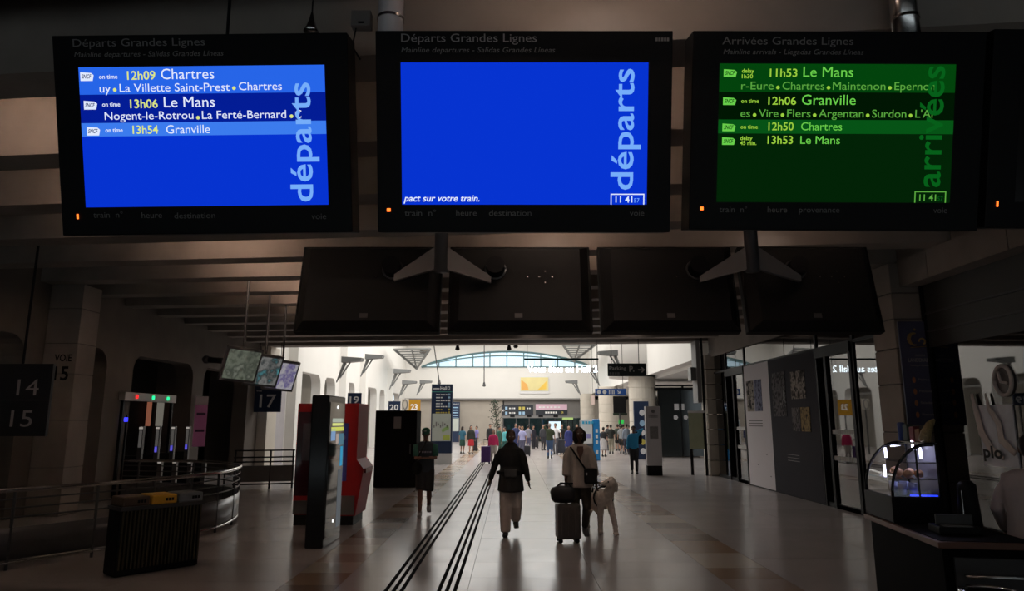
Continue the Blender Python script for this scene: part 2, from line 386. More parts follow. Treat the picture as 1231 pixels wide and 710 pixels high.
# hoarding with posters
h1 = thing('white_hoarding', 'white hoarding panel with two small photo prints on shop front', 'hoarding', (6.8, 18.99, 0))
obj('board', B_box(-.05, .03, -.96, .98, .03, 3.34), mat('white_board', (.80, .77, .80), .8, spec=.1), h1)
prt = [picmat('print_a', [(.02, .02, .02), (.12, .11, .1), (.5, .45, .4), (.03, .03, .03)], 7, 0, .05, .8), picmat('print_b', [(.03, .03, .06), (.3, .32, .45), (.04, .04, .07)], 8, 0, .05, .8), picmat('print_c', [(.03, .03, .035), (.2, .19, .2), (.03, .03, .03), (.3, .3, .3)], 5, 0, .05, .8), picmat('print_d', [(.03, .03, .03), (.4, .3, .15), (.04, .04, .04)], 8, 0, .05, .8)]
for yv, m in ((.25, prt[0]), (-.38, prt[1])): obj('photo_print', B_box(-.06, -.05, yv, yv+.55, 2.05, 2.9), m, h1)
for i in range(3): obj('caption_line', B_box(-.056, -.05, -.3, .75, 1.78-.07*i, 1.80-.07*i), dgrey, h1)
for i, (a, b) in enumerate(((-.5, .9), (.2, .6), (-.7, .35))): obj('scuff_mark', B_box(-.054, -.05, a, a+.06, b, b+.02), dgrey, h1)
h2 = thing('dark_hoarding', 'dark grey hoarding panel with three photo prints on shop front', 'hoarding', (6.8, 16.6, 0))
obj('board', B_box(-.06, .03, -1.38, 1.42, .03, 3.34), mat('dark_board', (.05, .05, .06), .8, spec=.1), h2)
for a, b, c, d, m in ((.35, 1.2, 1.9, 3.0, prt[2]), (-.8, .0, 2.3, 2.95, prt[0]), (-.95, -.45, 1.55, 2.1, prt[3]), (-.4, .05, 1.55, 2.1, prt[2])): obj('photo_print', B_box(-.07, -.06, a, b, c, d), m, h2)
for i in range(3): obj('caption_line', B_box(-.066, -.06, -.2, .5, .98-.07*i, .99-.07*i), grey, h2)
# near glass (right edge)
for i, (a, b) in enumerate(((8.2, 11.4), (4.8, 8.2), (1.5, 4.8))):
    wv = struct(f'window_{7+i}', B_box(6.95, 7.05, b-.05, b+.05, 0, 4.05), black, label=['large dark shop window right of the bakery pillar', 'shop window further right', 'shop window at the right edge'][i])
    obj('pane', B_box(6.995, 7.005, a, b-.05, .25, 3.0), shopglass, wv)
    obj('head_panel', B_box(6.97, 7.05, a, b-.05, 3.0, 4.05), mat('head_dark', (.03, .028, .026), .5), wv)
    obj('sill', B_box(6.95, 7.05, a, b, 0, .25), black, wv)
    for z in (3.25, 3.55): obj('head_rail', B_box(6.95, 6.97, a, b-.05, z, z+.03), dgrey, wv)
# stickers on window : round clock, cut-out letter shapes
ck = P(1190, 457, 9.75); ck.x = 6.93
t = thing('round_clock', 'round pale rimmed clock on the right hand shop window', 'clock', (6.975, 9.75, ck.z))
bm = B(); tube(bm, [(0, .17*math.cos(R(a)), .21*math.sin(R(a))) for a in range(0, 361, 15)], [.028]*25, 8, cap=0); obj('rim', bm, mat('pale_rim', (.65, .6, .58), .6), t, smooth=True)
obj('dial', prism(B(), [(.16*math.cos(R(a)), .2*math.sin(R(a))) for a in range(0, 360, 15)], 'yz', .01, .03), mat('dial', (.10, .085, .08), .5), t)
bm = B(); tube(bm, [(-.02, .06, .12), (-.02, .02, -.02), (-.02, -.09, -.04)], [.02]*3, 6); obj('hands', bm, MATS['pale_rim'], t)
t = thing('window_poster', 'pale shop window poster reading BLO with abstract ribbon cut-outs', 'poster', (6.983, 10.0, 1.57))
pz = mat('poster_pale', (.6, .63, .7), .5, 0, .25, 5)
obj('sheet', B_box(-.01, .01, -.36, .36, -.42, .45), pz, t)
bm = B(); tube(bm, [(-.03, .42, .62), (-.03, .36, .35), (-.03, .3, .05), (-.03, .12, -.2), (-.03, -.1, -.3)], [(.01, .03), (.01, .06), (.01, .07), (.01, .07), (.01, .03)], 10)
tube(bm, [(-.03, .12, .62), (-.03, .08, .4), (-.03, -.08, .2), (-.03, -.1, -.05), (-.03, -.34, -.22)], [(.01, .02), (.01, .045), (.01, .06), (.01, .07), (.01, .05)], 10)
obj('ribbon_shape', bm, mat('ribbon', (.62, .56, .54), .7), t, smooth=True)
me = text('plo', -.3, .1, -.30, .16, black, t, y=0, bold=.03); me.rotation_euler = (0, 0, R(-90)); me.location = (-.04, 0, 0)
# banner on pillar
bn = thing('bakery_banner', 'navy vertical bakery banner with gold crescent emblem on block pillar', 'banner', (6.82, 11.42, 1.72))
obj('cloth', B_box(-.31, .30, -.015, .015, 0, 1.72), mat('banner_navy', (.05, .055, .11), .6, 0, .1, 6), bn)
gold = mat('gold_print', (.35, .22, .06), .5)
bm = B(); tube(bm, [(-.06+.1*math.cos(R(a)), -.025, 1.42+.1*math.sin(R(a))) for a in range(80, 300, 20)], [.012, .02, .025, .03, .03, .03, .03, .025, .02, .015, .01], 8)
tube(bm, [(.06+.05*math.cos(R(a)), -.025, 1.38+.05*math.sin(R(a))) for a in range(180, -61, -24)], [.014]*11, 8); tube(bm, [(-.14, -.025, 1.28), (.12, -.025, 1.30)], [.007]*2, 6)
ball(bm, (-.05, -.025, 1.58), .02); obj('emblem', bm, gold, bn, smooth=True)
pale = mat('dim_print', (.3, .28, .29), .6)
text('MAISON', -.08, .08, 1.13, .035, pale, bn, y=-.02); text('LANDEMAINE', -.2, .2, 1.04, .06, pale, bn, y=-.02, bold=.02); text('boulangerie & pâtisserie', -.17, .18, .97, .03, pale, bn, y=-.02)
orange_p = mat('orange_print', (.45, .17, .06), .5)
for i, wd in enumerate(('Pains', 'Pâtisseries', 'Salades', 'Viennoiseries')):
    z = .74-.19*i; obj('orange_icon', prism(B(), [(-.14+.028*math.cos(R(a)), z+.05*math.sin(R(a))) for a in range(0, 360, 45)], 'xz', -.022, -.016), orange_p, bn)
    text(wd, -.07, .02+.03*len(wd)*.6, z-.01, .035, pale, bn, y=-.02)
# ------------------------------------------------------------------ departure displays
k = 1.93/356
def em(name, col, s=1.0): return mat(name, col, .5, emit=s)
E_blue = em('screen_blue', (.002, .035, .66), .95); E_band = em('band_blue', (.02, .13, .80)); E_dark = em('band_dark', (.001, .012, .30))
E_light = em('band_light', (.045, .20, .85)); E_txt = em('txt_white', (.75, .82, 1)); E_yel = em('txt_yellow', (.72, .80, .22)); E_word = em('txt_skyblue', (.18, .42, .95))
E_g = em('screen_green', (.0008, .016, .002)); E_gb = em('band_green', (.001, .055, .004)); E_gd = em('band_green_dark', (.0004, .008, .001)); E_gl = em('band_green_light', (.002, .085, .008))
E_gt = em('txt_green', (.14, .62, .07)); E_gt2 = em('txt_green_dim', (.10, .38, .05)); E_gy = em('txt_yellowgreen', (.32, .62, .05)); E_gw = em('word_green', (.002, .11, .01))
E_led = em('led_orange', (1, .16, .02), 2.5); E_frame = mat('bezel_print', (.16, .155, .15), .6)
def display(name, label, cx, cy, dist, roll, group, cols, w=356, h=240):
    t = thing(name, label, 'display', D(cx, cy, dist), 0, group, rot=(R(14.2), roll, 0))
    t.location += t.rotation_euler.to_matrix() @ Vector((0, .063, 0))
    obj('housing', box(B(), -w*k/2, w*k/2, -.06, .16, -h*k/2, h*k/2, bev=.006), blackg if False else mat('display_black', (.004, .004, .0045), .5, spec=.12), t)
    obj('rear_bracket', box(B(), -.25, .25, .16, .2, -.2, .25), black, t)
    if cx < 300 or cx > 1300: obj('hanger', tube(B(), [(0, .19, 0), (0, .19+.26*1.5, 1.5)], [.012]*2, 8), black, t)
    return t
class Scr:
    def __init__(s, t, cx, cy, tilt=0): s.t = t; s.cx = cx; s.cy = cy; s.tl = tilt; s.p = t
    def loc(s, x, y): return (x-s.cx)*k, -((y-s.cy)+s.tl*(x-s.cx))*k
    def rect(s, name, x0, x1, y0, y1, m, y=-.062, rnd=0):
        a, _ = s.loc(x0, s.cy); b, _ = s.loc(x1, s.cy); z0 = -(y1-s.cy)*k; z1 = -(y0-s.cy)*k
        return obj(name, B_box(a, b, y, y+.004 if y > -.0625 else y+.0008, z0, z1), m, s.p)
    def txt(s, body, x0, x1, yb, cap, m, y=-.0655, **kw):
        a, zb = s.loc(x0, yb); b, _ = s.loc(x1, yb); zb = s.loc((x0+x1)/2, yb)[1]
        return text(body, a, b, zb, cap*k, m, s.p, y=y, **kw)
    def dot(s, x, y, m, r=2.2):
        a, b = s.loc(x, y)
        obj('bullet', prism(B(), [(a+r*k*math.cos(R(q)), b+r*k*math.sin(R(q))) for q in range(0, 360, 30)], 'xz', -.0655, -.065), m, s.p)
    def logo(s, x, y, m, m2, hh=5.2):
        a, b = s.loc(x, y); u = k
        pts = [(a-8*u, b-hh*u), (a+6.5*u, b-hh*u), (a+8*u, b+hh*.3*u), (a+5*u, b+hh*.8*u), (a-8*u, b+hh*u)]
        o = obj('operator_logo', prism(B(), pts, 'xz', -.0652, -.0642), m, s.p)
        text('SNCF', a-6.5*u, a+5.5*u, b-2.3*u, 4.6*u, m2, s.p, y=-.067, shear=.3, bold=.02)
    def vert(s, body, x0, x1, y0, y1, m, y=-.0662):
        # vertical word reading upwards: bottom y1 to top y0, glyph height spans x0..x1 with accents
        za = -(y1-s.cy)*k; zb = -(y0-s.cy)*k
        me = glyphs(body, 0, .012); lo = min(v.co.y for v in me.vertices); hi = max(v.co.y for v in me.vertices)
        cap = _cap[0] if _cap[0] else .73; span = (x1-x0)*k; sc = span/(hi-lo)
        base = (x1-s.cx)*k + lo*sc
        return text(body, za, zb, base, cap*sc, m, s.p, y=y, bold=.012, up=True)
glyphs('H'); _cap[0] = max(v.co.y for v in glyphs('H').vertices)
greyb = mat('logo_ink', (.02, .05, .22), .5, emit=.5); greenb = em('logo_ink_green', (.002, .05, .004), 1)
# --- display A
tA = display('departure_display', 'left blue departures board listing Chartres, Le Mans and Granville', 244.5, 162, 4.5, -.012, 'large overhead train boards', 0)
A = Scr(tA, 244.5, 162, .018)
scr = A.rect('screen', 97, 394, 80, 248, E_blue); A.p = scr
A.rect('header_band', 97, 394, 80, 112.5, E_band, -.0632); A.rect('middle_band', 97, 394, 112.5, 146.5, E_dark, -.0632); A.rect('lower_band', 97, 394, 146.5, 162.5, E_light, -.0632)
for yb, x in ((93.5, 107), (127.5, 109.5), (158.5, 111.5)): A.logo(x, yb+0, E_txt, greyb)
for yb, x0, x1 in ((95.9, 121.5, 143.8), (128.8, 123.7, 145.3), (159.6, 126, 147)): A.txt('on time', x0, x1, yb, 5, E_txt, bold=.015)
A.txt('12h09', 155.5, 189.6, 96.6, 10, E_yel, bold=.012); A.txt('Chartres', 196.5, 260.6, 95.5, 12.3, E_txt)
A.txt('uy', 121.5, 134.7, 112.2, 9.5, E_txt); A.txt('La Villette Saint-Prest', 145.7, 279, 110.3, 9.5, E_txt); A.txt('Chartres', 290, 342, 108, 9.5, E_txt)
A.txt('13h06', 157.4, 191, 130.3, 10, E_yel, bold=.012); A.txt('Le Mans', 198.4, 260, 128.8, 12.3, E_txt)
A.txt('Nogent-le-Rotrou', 126, 233.5, 144, 9.5, E_txt); A.txt('La Ferté-Bernard', 244, 346, 142, 9.5, E_txt); A.txt('C', 357, 364.6, 141, 9.5, E_txt)
A.txt('13h54', 159, 190, 161, 9.5, E_yel, bold=.012); A.txt('Granville', 199.8, 253, 160.3, 10, E_txt)
for x, yv in ((139.8, 109), (284, 106), (239, 141.5), (352.5, 139)): A.dot(x, yv, E_yel)
A.vert('départs', 348.5, 385, 101, 244, E_word)
A.p = tA
A.txt('Départs Grandes Lignes', 92, 251, 57, 9, E_frame); A.txt('Mainline departures - Salidas Grandes Líneas', 93, 273, 69, 6, E_frame, shear=.2)
for s_, a, b in (('train  n°', 106, 142), ('heure', 165, 190), ('destination', 205, 255), ('voie', 373, 391)): A.txt(s_, a, b, 263, 7, E_frame)
A.rect('status_light', 85.5, 88, 256, 262, E_led, -.066)
# --- display B
tB = display('departure_display', 'middle blue departures board, empty except for a ticker line and clock', 630, 159, 4.46, 0, 'large overhead train boards', 0)
Bd = Scr(tB, 630, 159)
scr = Bd.rect('screen', 482, 779, 76.5, 245.5, E_blue); Bd.p = scr
Bd.vert('départs', 734.7, 771, 84, 227.7, E_word)
Bd.txt('pact sur votre train.', 484, 576, 241.6, 7.6, E_txt, shear=.25, bold=.015)
def clockbox(S, x0, x1, y0, y1, m, m2):
    for a in ((x0, x1, y0, y0+1.3), (x0, x0+1.3, y0, y1), (x1-1.3, x1, y0, y1)): S.rect('clock_border', *a, m, -.0655)
    S.txt('11 41', x0+6, x0+26.5, y1-2.5, 7.5, m, bold=.015); S.txt('57', x0+28.5, x0+35, y1-2.5, 5, m2)
clockbox(Bd, 735, 776, 232.5, 245.5, E_txt, E_word)
Bd.p = tB
Bd.txt('Départs Grandes Lignes', 483, 645, 52.5, 9.5, mat('bezel_print2', (.24, .23, .23), .6)); Bd.txt('Mainline departures - Salidas Grandes Líneas', 483, 667, 64.8, 6, E_frame, shear=.2)
for s_, a, b in (('train  n°', 485, 523), ('heure', 547.6, 572.5), ('destination', 587.5, 639), ('voie', 758.5, 776)): Bd.txt(s_, a, b, 259, 7, E_frame)
[Bd.rect('maker_plate', x, x+2.6, 47.5, 51.5, E_frame, -.0632) for x in (787, 790.4, 793.8, 797.2, 800.6)]; Bd.rect('status_light', 463.5, 468, 250, 254, E_led, -.066)
# --- display C
tC = display('arrival_display', 'right green arrivals board listing Le Mans, Granville and Chartres', 1006, 158, 4.52, .004, 'large overhead train boards', 0)
Cd = Scr(tC, 1006, 158)
scr = Cd.rect('screen', 861, 1148, 77, 244, E_g); Cd.p = scr
Cd.rect('header_band', 861, 1148, 77, 111, E_gb, -.0632); Cd.rect('middle_band', 861, 1148, 111, 144, E_gd, -.0632); Cd.rect('lower_band', 861, 1148, 144, 160.7, E_gl, -.0632)
for yb in (88.5, 122, 153.5, 170): Cd.logo(874, yb, E_gt, greenb, 4.6)
for a, b, c in (('delay', 903, 88), ('1h30', 901.5, 94.6), ('on time', 909.6, 124), ('on time', 909, 155), ('delay', 903, 168.7), ('45 min.', 908, 174.6)): Cd.txt(a, 888, b, c, 4.6, E_gy, bold=.015)
for a, x0, x1, yb in (('11h53', 922, 955.3, 92.6), ('12h06', 921, 955, 126), ('12h50', 922, 952.8, 156.7), ('13h53', 921.5, 952.5, 173)): Cd.txt(a, x0, x1, yb, 9.3, E_gy, bold=.01)
for a, x0, x1, yb, c in (('Le Mans', 962.6, 1023.4, 92.6, 12), ('Granville', 962, 1027.5, 126, 12), ('Chartres', 962, 1012, 156.7, 9.5), ('Le Mans', 961.6, 1010, 173, 9.5)): Cd.txt(a, x0, x1, yb, c, E_gt)
for a, x0, x1 in (('r-Eure', 887.6, 927), ('Chartres', 937.8, 988.6), ('Maintenon', 999, 1063), ('Epernon', 1074, 1123.4)): Cd.txt(a, x0, x1, 108, 9.3, E_gt2)
for a, x0, x1 in (('es', 887.6, 899.3), ('Vire', 910, 933.7), ('Flers', 944.4, 973), ('Argentan', 983, 1037.7), ('Surdon', 1048, 1089.7), ("L'Ai", 1100.7, 1122)): Cd.txt(a, x0, x1, 141, 9.3, E_gt2)
for x in (932.3, 993.8, 1068.5): Cd.dot(x, 105.5, E_gy)
for x in (904.8, 938.9, 978, 1042.8, 1095): Cd.dot(x, 138.5, E_gy)
Cd.vert('arrivées', 1106, 1135, 79.4, 225, E_gw)
clockbox(Cd, 1104, 1142.8, 230, 244, E_gt2, E_gw)
Cd.p = tC
Cd.txt('Arrivées Grandes Lignes', 863.4, 1022, 54.5, 9, E_frame); Cd.txt('Mainline arrivals - Llegadas Grandes Líneas', 865, 1035, 66, 6, E_frame, shear=.2)
for s_, a, b in (('train  n°', 864.5, 898.6), ('heure', 924, 948), ('provenance', 962.7, 1012.5), ('voie', 1128, 1145)): Cd.txt(s_, a, b, 256.5, 7, E_frame)
Cd.rect('status_light', 841, 845, 250, 254, E_led, -.066)
# --- display D
tD = display('blank_display', 'unlit black train board cut off by the right edge of the picture', 1365, 156, 4.52, .004, 'large overhead train boards', 0)
Dd = Scr(tD, 1365, 156); Dd.rect('screen', 1222, 1508, 78, 244, mat('dead_screen', (.004, .004, .005), .2, spec=.3)); Dd.rect('status_light', 1199.5, 1202, 243, 250, E_led, -.066)
# poles and ceiling fixings
for px, lab in ((469, 'thick grey steel pole above the middle departures board'), (1090, 'thick polished pole above the green arrivals board')):
    p = D(px, 45, 4.62); t = thing('hanging_pole', lab, 'pole', (p.x, p.y, p.z-.1), 0, 'steel poles holding the boards')
    obj('shaft', lathe(B(), [(.085, 0), (.085, 5.24-p.z)], 24), steel if px > 1000 else mat('pole_paint', (.5, .46, .46), .4), t, smooth=True)
    obj('collar', lathe(B(), [(.092, .22), (.092, .24)], 24), steel, t)
p = D(435, 25, 4.9); t = thing('junction_box', 'small pale junction box beside the left steel pole', 'box', p); obj('casing', box(B(), -.07, .07, -.04, .04, -.06, .06, bev=.005), mat('box_pale', (.16, .14, .13), .6), t)
obj('latch', box(B(), -.015, .025, -.05, -.04, -.045, -.035), black, t); obj('cable', tube(B(), [(-.04, 0, -.06), (-.06, 0, -.2), (.0, .0, -.3)], [.006]*3, 6), black, t)
t = thing('bell_fitting', 'small shiny bell shaped ceiling fitting above left board', 'lamp', D(374, 38, 4.9)); obj('bell', lathe(B(), [(.055, 0), (.04, .03), (.02, .09), (.012, .13), (.005, .16)], 16), steel, t, smooth=True)
obj('stem', tube(B(), [(0, 0, .15), (0, 0, .7)], [.006]*2, 6), black, t)
# ------------------------------------------------------------------ rear boards (seen from behind)
def frustum(bm, w0, h0, y0, w1, h1, y1, dz=0):
    a = [bm.verts.new((sx*w0/2, y0, sz*h0/2)) for sx, sz in ((-1, -1), (1, -1), (1, 1), (-1, 1))]
    b = [bm.verts.new((sx*w1/2, y1, sz*h1/2+dz)) for sx, sz in ((-1, -1), (1, -1), (1, 1), (-1, 1))]
    for i in range(4): bm.faces.new([a[i], a[(i+1) % 4], b[(i+1) % 4], b[i]])
    bm.faces.new(a[::-1]); bm.faces.new(b); bmesh.ops.recalc_face_normals(bm, faces=bm.faces[:]); return bm
rear = mat('rear_black', (.008, .0075, .007), .6, spec=.15)
labs = ['leftmost', 'second from left', 'third from left', 'rightmost']
for i, (cx, rx) in enumerate(((445, .62), (625, -.35), (802, .3), (972, -.5))):
    t = thing('rear_board', f'{labs[i]} of the four black boards seen from behind below the train displays', 'display', D(cx, 347, 9.02), 0, 'boards seen from behind', rot=(R(-12.3), 0, 0))
    hw_ = (.94, .94, .90, .88)[i]
    bm = B(); box(bm, -hw_, hw_, -.02, .1, -.61, .61, bev=.01); obj('casing', bm, rear, t)
    bm = B(); frustum(bm, hw_*2-.3, 1.02, -.16, hw_*2-.06, 1.19, -.02); obj('back_cover', bm, mat('rear_cover', (.012, .011, .0105), .6, spec=.2), t)
    obj('rating_plate', B_box(-.02-.05, -.02+.05, -.168, -.16, -.47, -.41), mat('plate', (.10, .095, .09), .5), t)
    for dx, dz in ((.1, 0), (.25, 0), (.33, .08), (.33, -.08), (.42, 0)): obj('screw', lathe(B(), [(.008, 0), (.008, .006)], 8), steel, t).matrix_local = Matrix.Translation((dx, -.162, dz+.1)) @ Matrix.Rotation(R(90), 4, 'X')
    hub = obj('mount_ring', bm := B(), None, t) if False else None
    bm = B(); xx = (.32 if i in (0, 2) else -.32) if i < 2 else (.36 if i == 2 else -.22)
    tube(bm, [(xx+.13*math.cos(R(a)), -.2, .19+.13*math.sin(R(a))) for a in range(0, 361, 20)], [.012]*19, 8, cap=0); obj('mount_ring', bm, grey if i == 1 else dgrey, t, smooth=True)
    obj('mount_hub', tube(B(), [(xx, -.14, .19), (xx, -.36, .19)], [.12, .12], 20, cap=0), black, t)
for px, lab, arms in ((530, 'left forked bracket pole carrying two rear boards', ((474, 332), (590, 334))), (905, 'right forked bracket pole carrying two rear boards', ((842, 333), (962, 333)))):
    p = D(px, 325, 8.55); t = thing('bracket_pole', lab, 'pole', (p.x, p.y, p.z), 0, 'bracket poles of the rear boards')
    obj('shaft', lathe(B(), [(.085, -.02), (.085, 5.24-p.z)], 20), dgrey, t, smooth=True)
    for q in arms:
        e = D(*q, 8.72)-p; s = 1 if e.x > 0 else -1
        bm = B(); v = [(0, 0, .32), (0, 0, .02), (e.x, e.y, e.z-.06), (e.x+.0*s, e.y, e.z+.02)]
        a_ = [bm.verts.new((q_[0]+s*.05*(q_[0] == 0), q_[1]-.03, q_[2])) for q_ in v]; b_ = [bm.verts.new((q_[0]+s*.05*(q_[0] == 0), q_[1]+.05, q_[2])) for q_ in v]
        for j in range(4): bm.faces.new([a_[j], a_[(j+1) % 4], b_[(j+1) % 4], b_[j]])
        bm.faces.new(a_); bm.faces.new(b_[::-1]); bmesh.ops.recalc_face_normals(bm, faces=bm.faces[:])
        obj('bracket_arm', bm, mat('arm_grey', (.14, .13, .125), .5), t)
# small monitors at left
mon_labs = ['left of three', 'middle of three', 'right of three']
for i, (cx, cy) in enumerate(((290, 438), (317, 445), (338, 451))):
    t = thing('hanging_monitor', f'{mon_labs[i]} tilted grey framed monitors hanging above platform sign 17', 'monitor', P(cx, cy, 14.0+i*.9), 0, 'tilted monitors on the left', rot=(R(20), R(3), R(50))); t.scale = (.95, .95, .95)
    obj('frame', box(B(), -.41, .41, -.03, .05, -.38, .38, bev=.01), mat('mon_frame', (.10, .10, .105), .4), t)
    obj('back_shell', frustum(B(), .8, .7, .05, .5, .4, .2), black, t)
    m = [picmat('mon_pic_a', [(.05, .06, .04), (.2, .22, .17), (.08, .09, .07), (.35, .37, .3)], 3.5, .5), picmat('mon_pic_b', [(.1, .1, .1), (.25, .25, .24), (.05, .06, .06), (.1, .35, .4)], 4, .55), picmat('mon_pic_c', [(.3, .28, .4), (.5, .48, .5), (.15, .12, .3), (.5, .5, .55)], 4, .6)][i]
    s = obj('screen', B_box(-.36, .36, -.04, -.03, -.32, .32), m, t)
    q = P(cx-4, 380, 14.0+i*.9)
    hp = obj('hanger', tube(B(), [(0, .12, 0), (0, .12, 2.28)], [.028]*2, 8), dgrey, t); hp.matrix_local = (t.rotation_euler.to_matrix().to_4x4().inverted() @ Matrix.Translation((-.05, .1, 0)))
t = thing('ceiling_camera', 'black cylindrical camera on wall bracket left of the monitors', 'camera', P(262, 433, 15.5))
obj('barrel', tube(B(), [(-.25, 0, .02), (.25, 0, -.02)], [.07, .07], 14), black, t, smooth=True); obj('lens_hood', tube(B(), [(-.3, 0, .02), (-.22, 0, .02)], [.09]*2, 14), dgrey, t); obj('bracket', tube(B(), [(.1, .0, 0), (.1, .6, .3)], [.02]*2, 6), black, t)
# ------------------------------------------------------------------ left signs, numbers
def flatsign(name, label, cat, x0, x1, y0, y1, Y, m, group=None, th=.06):
    a = P(x0, y0, Y); b = P(x1, y1, Y); t = thing(name, label, cat, ((a.x+b.x)/2, Y, b.z), 0, group)
    W, H = b.x-a.x, a.z-b.z; obj('panel', box(B(), -W/2, W/2, 0, th, 0, H, bev=.004), m, t); return t, W, H
def hang(t, xs, H, top):
    for x in xs: obj('suspension_rod', tube(B(), [(x, .03, H), (x, .03, top-t.location.z)], [.012]*2, 5), black, t)
def legs(t): obj('support_post', B_box(-.03, .03, .06, .12, -t.location.z, .1), dgrey, t)
t, W, H = flatsign('platform_sign', 'large dim black platform sign reading 14 and 15 at left edge', 'sign', -12, 54, 437, 524, 10.8, mat('sign_black', (.012, .012, .014), .5), 'platform number signs')
dim = mat('dim_digits', (.30, .27, .26), .6)
text('14', -W*.02, W*.32, H*.56, H*.22, dim, t); text('15', -W*.06, W*.28, H*.13, H*.22, dim, t); obj('divider', B_box(-W/2, W/2, -.006, 0, H*.49, H*.5), dgrey, t)
obj('hanger', tube(B(), [(0, .03, H), (0, .03, 4.6-P(0, 437, 10.8).z+H*.0+H)], [.02]*2, 8), black, t)
wht = mat('sign_white', (.80, .80, .80), .5)
t, W, H = flatsign('platform_sign', 'navy platform sign with white number 17 on the grey panel', 'sign', 307, 337, 450, 495, 24.9, navy, 'platform number signs')
hang(t, (-W*.4, W*.4), H, 5.24); text('17', -W*.28, W*.32, H*.13, H*.33, wht, t, bold=.01); text('16', -W*.22, W*.30, H*.68, H*.26, wht, t, bold=.01); text('Voie', -W*.42, -W*.22, H*.54, H*.05, wht, t)
t, W, H = flatsign('platform_sign', 'navy platform sign with white number 19 above red machine', 'sign', 418, 434, 472, 487, 27.5, navy, 'platform number signs')
legs(t); text('19', -W*.34, W*.34, H*.2, H*.5, wht, t, bold=.02)
t, W, H = flatsign('platform_sign', 'small navy platform sign with white number 20 above black kiosk', 'sign', 467, 481, 482, 497, 34, navy, 'platform number signs')
legs(t); text('20', -W*.38, W*.34, H*.3, H*.42, wht, t, bold=.02)
t, W, H = flatsign('exit_sign', 'orange yellow sign with white digits beside platform sign 20', 'sign', 489, 505, 480, 499, 40, mat('sign_orange', (.85, .42, .05), .5, emit=.5), None)
legs(t); text('23', -W*.2, W*.3, H*.35, H*.35, wht, t, bold=.04)
t, W, H = flatsign('oval_clock', 'pale oval framed dial beside the orange sign', 'clock', 483, 491, 479, 492, 38, stone, None); legs(t); bm = B(); tube(bm, [(.13*math.cos(R(a)), -.03, H/2+.26*math.sin(R(a))) for a in range(0, 361, 20)], [.03]*19, 6, cap=0); obj('rim', bm, grey, t)
# wall floodlights
def flood(px, py, Y, flip, lab, s=1.0):
    t = thing('wall_floodlight', lab, 'lamp', P(px, py, Y), 0, 'grey wall floodlights in the bright hall')
    bm = B(); prism(bm, [(0, 0), (flip*.9*s, .08*s), (flip*.95*s, .22*s), (0, .28*s)], 'xz', -.3*s, .3*s); obj('reflector', bm, mat('flood_grey', (.22, .23, .23), .5), t)
    obj('bracket', tube(B(), [(flip*.1*s, 0, 0), (-flip*.25*s, 0, -.9*s)], [(.09*s, .05*s), (.03*s, .03*s)], 6), MATS['flood_grey'], t)
    obj('stay', tube(B(), [(flip*.35*s, 0, .02), (-flip*.1*s, 0, -.7*s)], [.04*s]*2, 6), MATS['flood_grey'], t)
flood(412, 436, 29, 1, 'first grey wall floodlight from the left in bright hall', .9); flood(440, 432, 33, 1, 'second grey wall floodlight on the left bright wall', .9)
flood(474, 449, 40, 1, 'third grey wall floodlight on the left bright wall'); flood(484, 462, 46, 1, 'fourth grey wall floodlight on the left bright wall'); flood(505, 461, 54, 1, 'pale far floodlight left of the totem', 1)
flood(742, 428, 30, -1, 'grey floodlight on white bulkhead above the parking sign', .9); flood(694, 461, 54, -1, 'far floodlight right of the yellow picture', 1); flood(716, 447, 40, -1, 'floodlight right of the illuminated hall sign', .9)
# glazed canopies in hall roof
def canopy(pts, lab, nm=9):
    t = thing('glass_canopy', lab, 'roof light', (0, 0, 0)); V = [Vector(p) for p in pts]
    t.location = V[2]; V = [v-t.location for v in V]
    bm = B(); a = [bm.verts.new(v) for v in V]; b = [bm.verts.new(v+Vector((0, 0, .04))) for v in V]; n = len(V)
    bm.faces.new(a); bm.faces.new(b[::-1])
    for i in range(n): bm.faces.new([a[i], b[i], b[(i+1) % n], a[(i+1) % n]])
    obj('pane', bm, glassmat('canopy_glass', (.62, .74, .78), 1.4), t)
    for i in range(n): obj('edge_bar', tube(B(), [V[i], V[(i+1) % n]], [.09]*2, 6), MATS['flood_grey'], t)
    for j in range(1, nm):
        f = j/nm; obj('glazing_bar', tube(B(), [V[0].lerp(V[2], f), V[1].lerp(V[2], f) if n == 3 else V[1].lerp(V[2], f)], [.035]*2, 5), MATS['flood_grey'], t)
    obj('spine', tube(B(), [(V[0]+V[1])/2, V[2]], [.06]*2, 6), MATS['flood_grey'], t)
canopy([P(474, 420, 50), P(517, 419, 46), P(501, 443, 56)], 'triangular slatted glass roof light at upper left of the bright hall')
canopy([P(676, 413, 44), P(717, 413, 48), P(690, 434, 57)], 'triangular slatted glass roof light at upper right of the bright hall')
for (a, b, lab) in (((518, 421, 45), (528, 458, 46), 'thin slanted steel tie left of the arched window'), ((582, 424, 50), (582, 461, 50), 'thin vertical cable with lamp below arched window')):
    p = P(*a); q = P(*b); t = thing('roof_tie', lab, 'rod', q); obj('rod', tube(B(), [(0, 0, 0), p-q+Vector((0, 0, 1.5))], [.035]*2, 6), dgrey, t); obj('end_fitting', tube(B(), [(0, 0, -.15), (0, 0, .1)], [.12, .06], 8), dgrey, t)
for (px, py, Y, lab) in ((550, 417, 25.2, 'black spotlight under beam above the arched window'), (620, 414, 25.0, 'black twin spotlight under beam near the centre'),(612, 417, 25.0, 'flat black sensor under beam left of the twin spotlight')):
    t = thing('beam_spotlight', lab, 'lamp', P(px, py, Y), 0); obj('head', tube(B(), [(0, 0, -.08), (0, 0, .06)], [.09, .05], 10), black, t); obj('stem', tube(B(), [(0, 0, .05), (0, 0, 4.53-P(px, py, Y).z)], [.02]*2, 6), black, t)
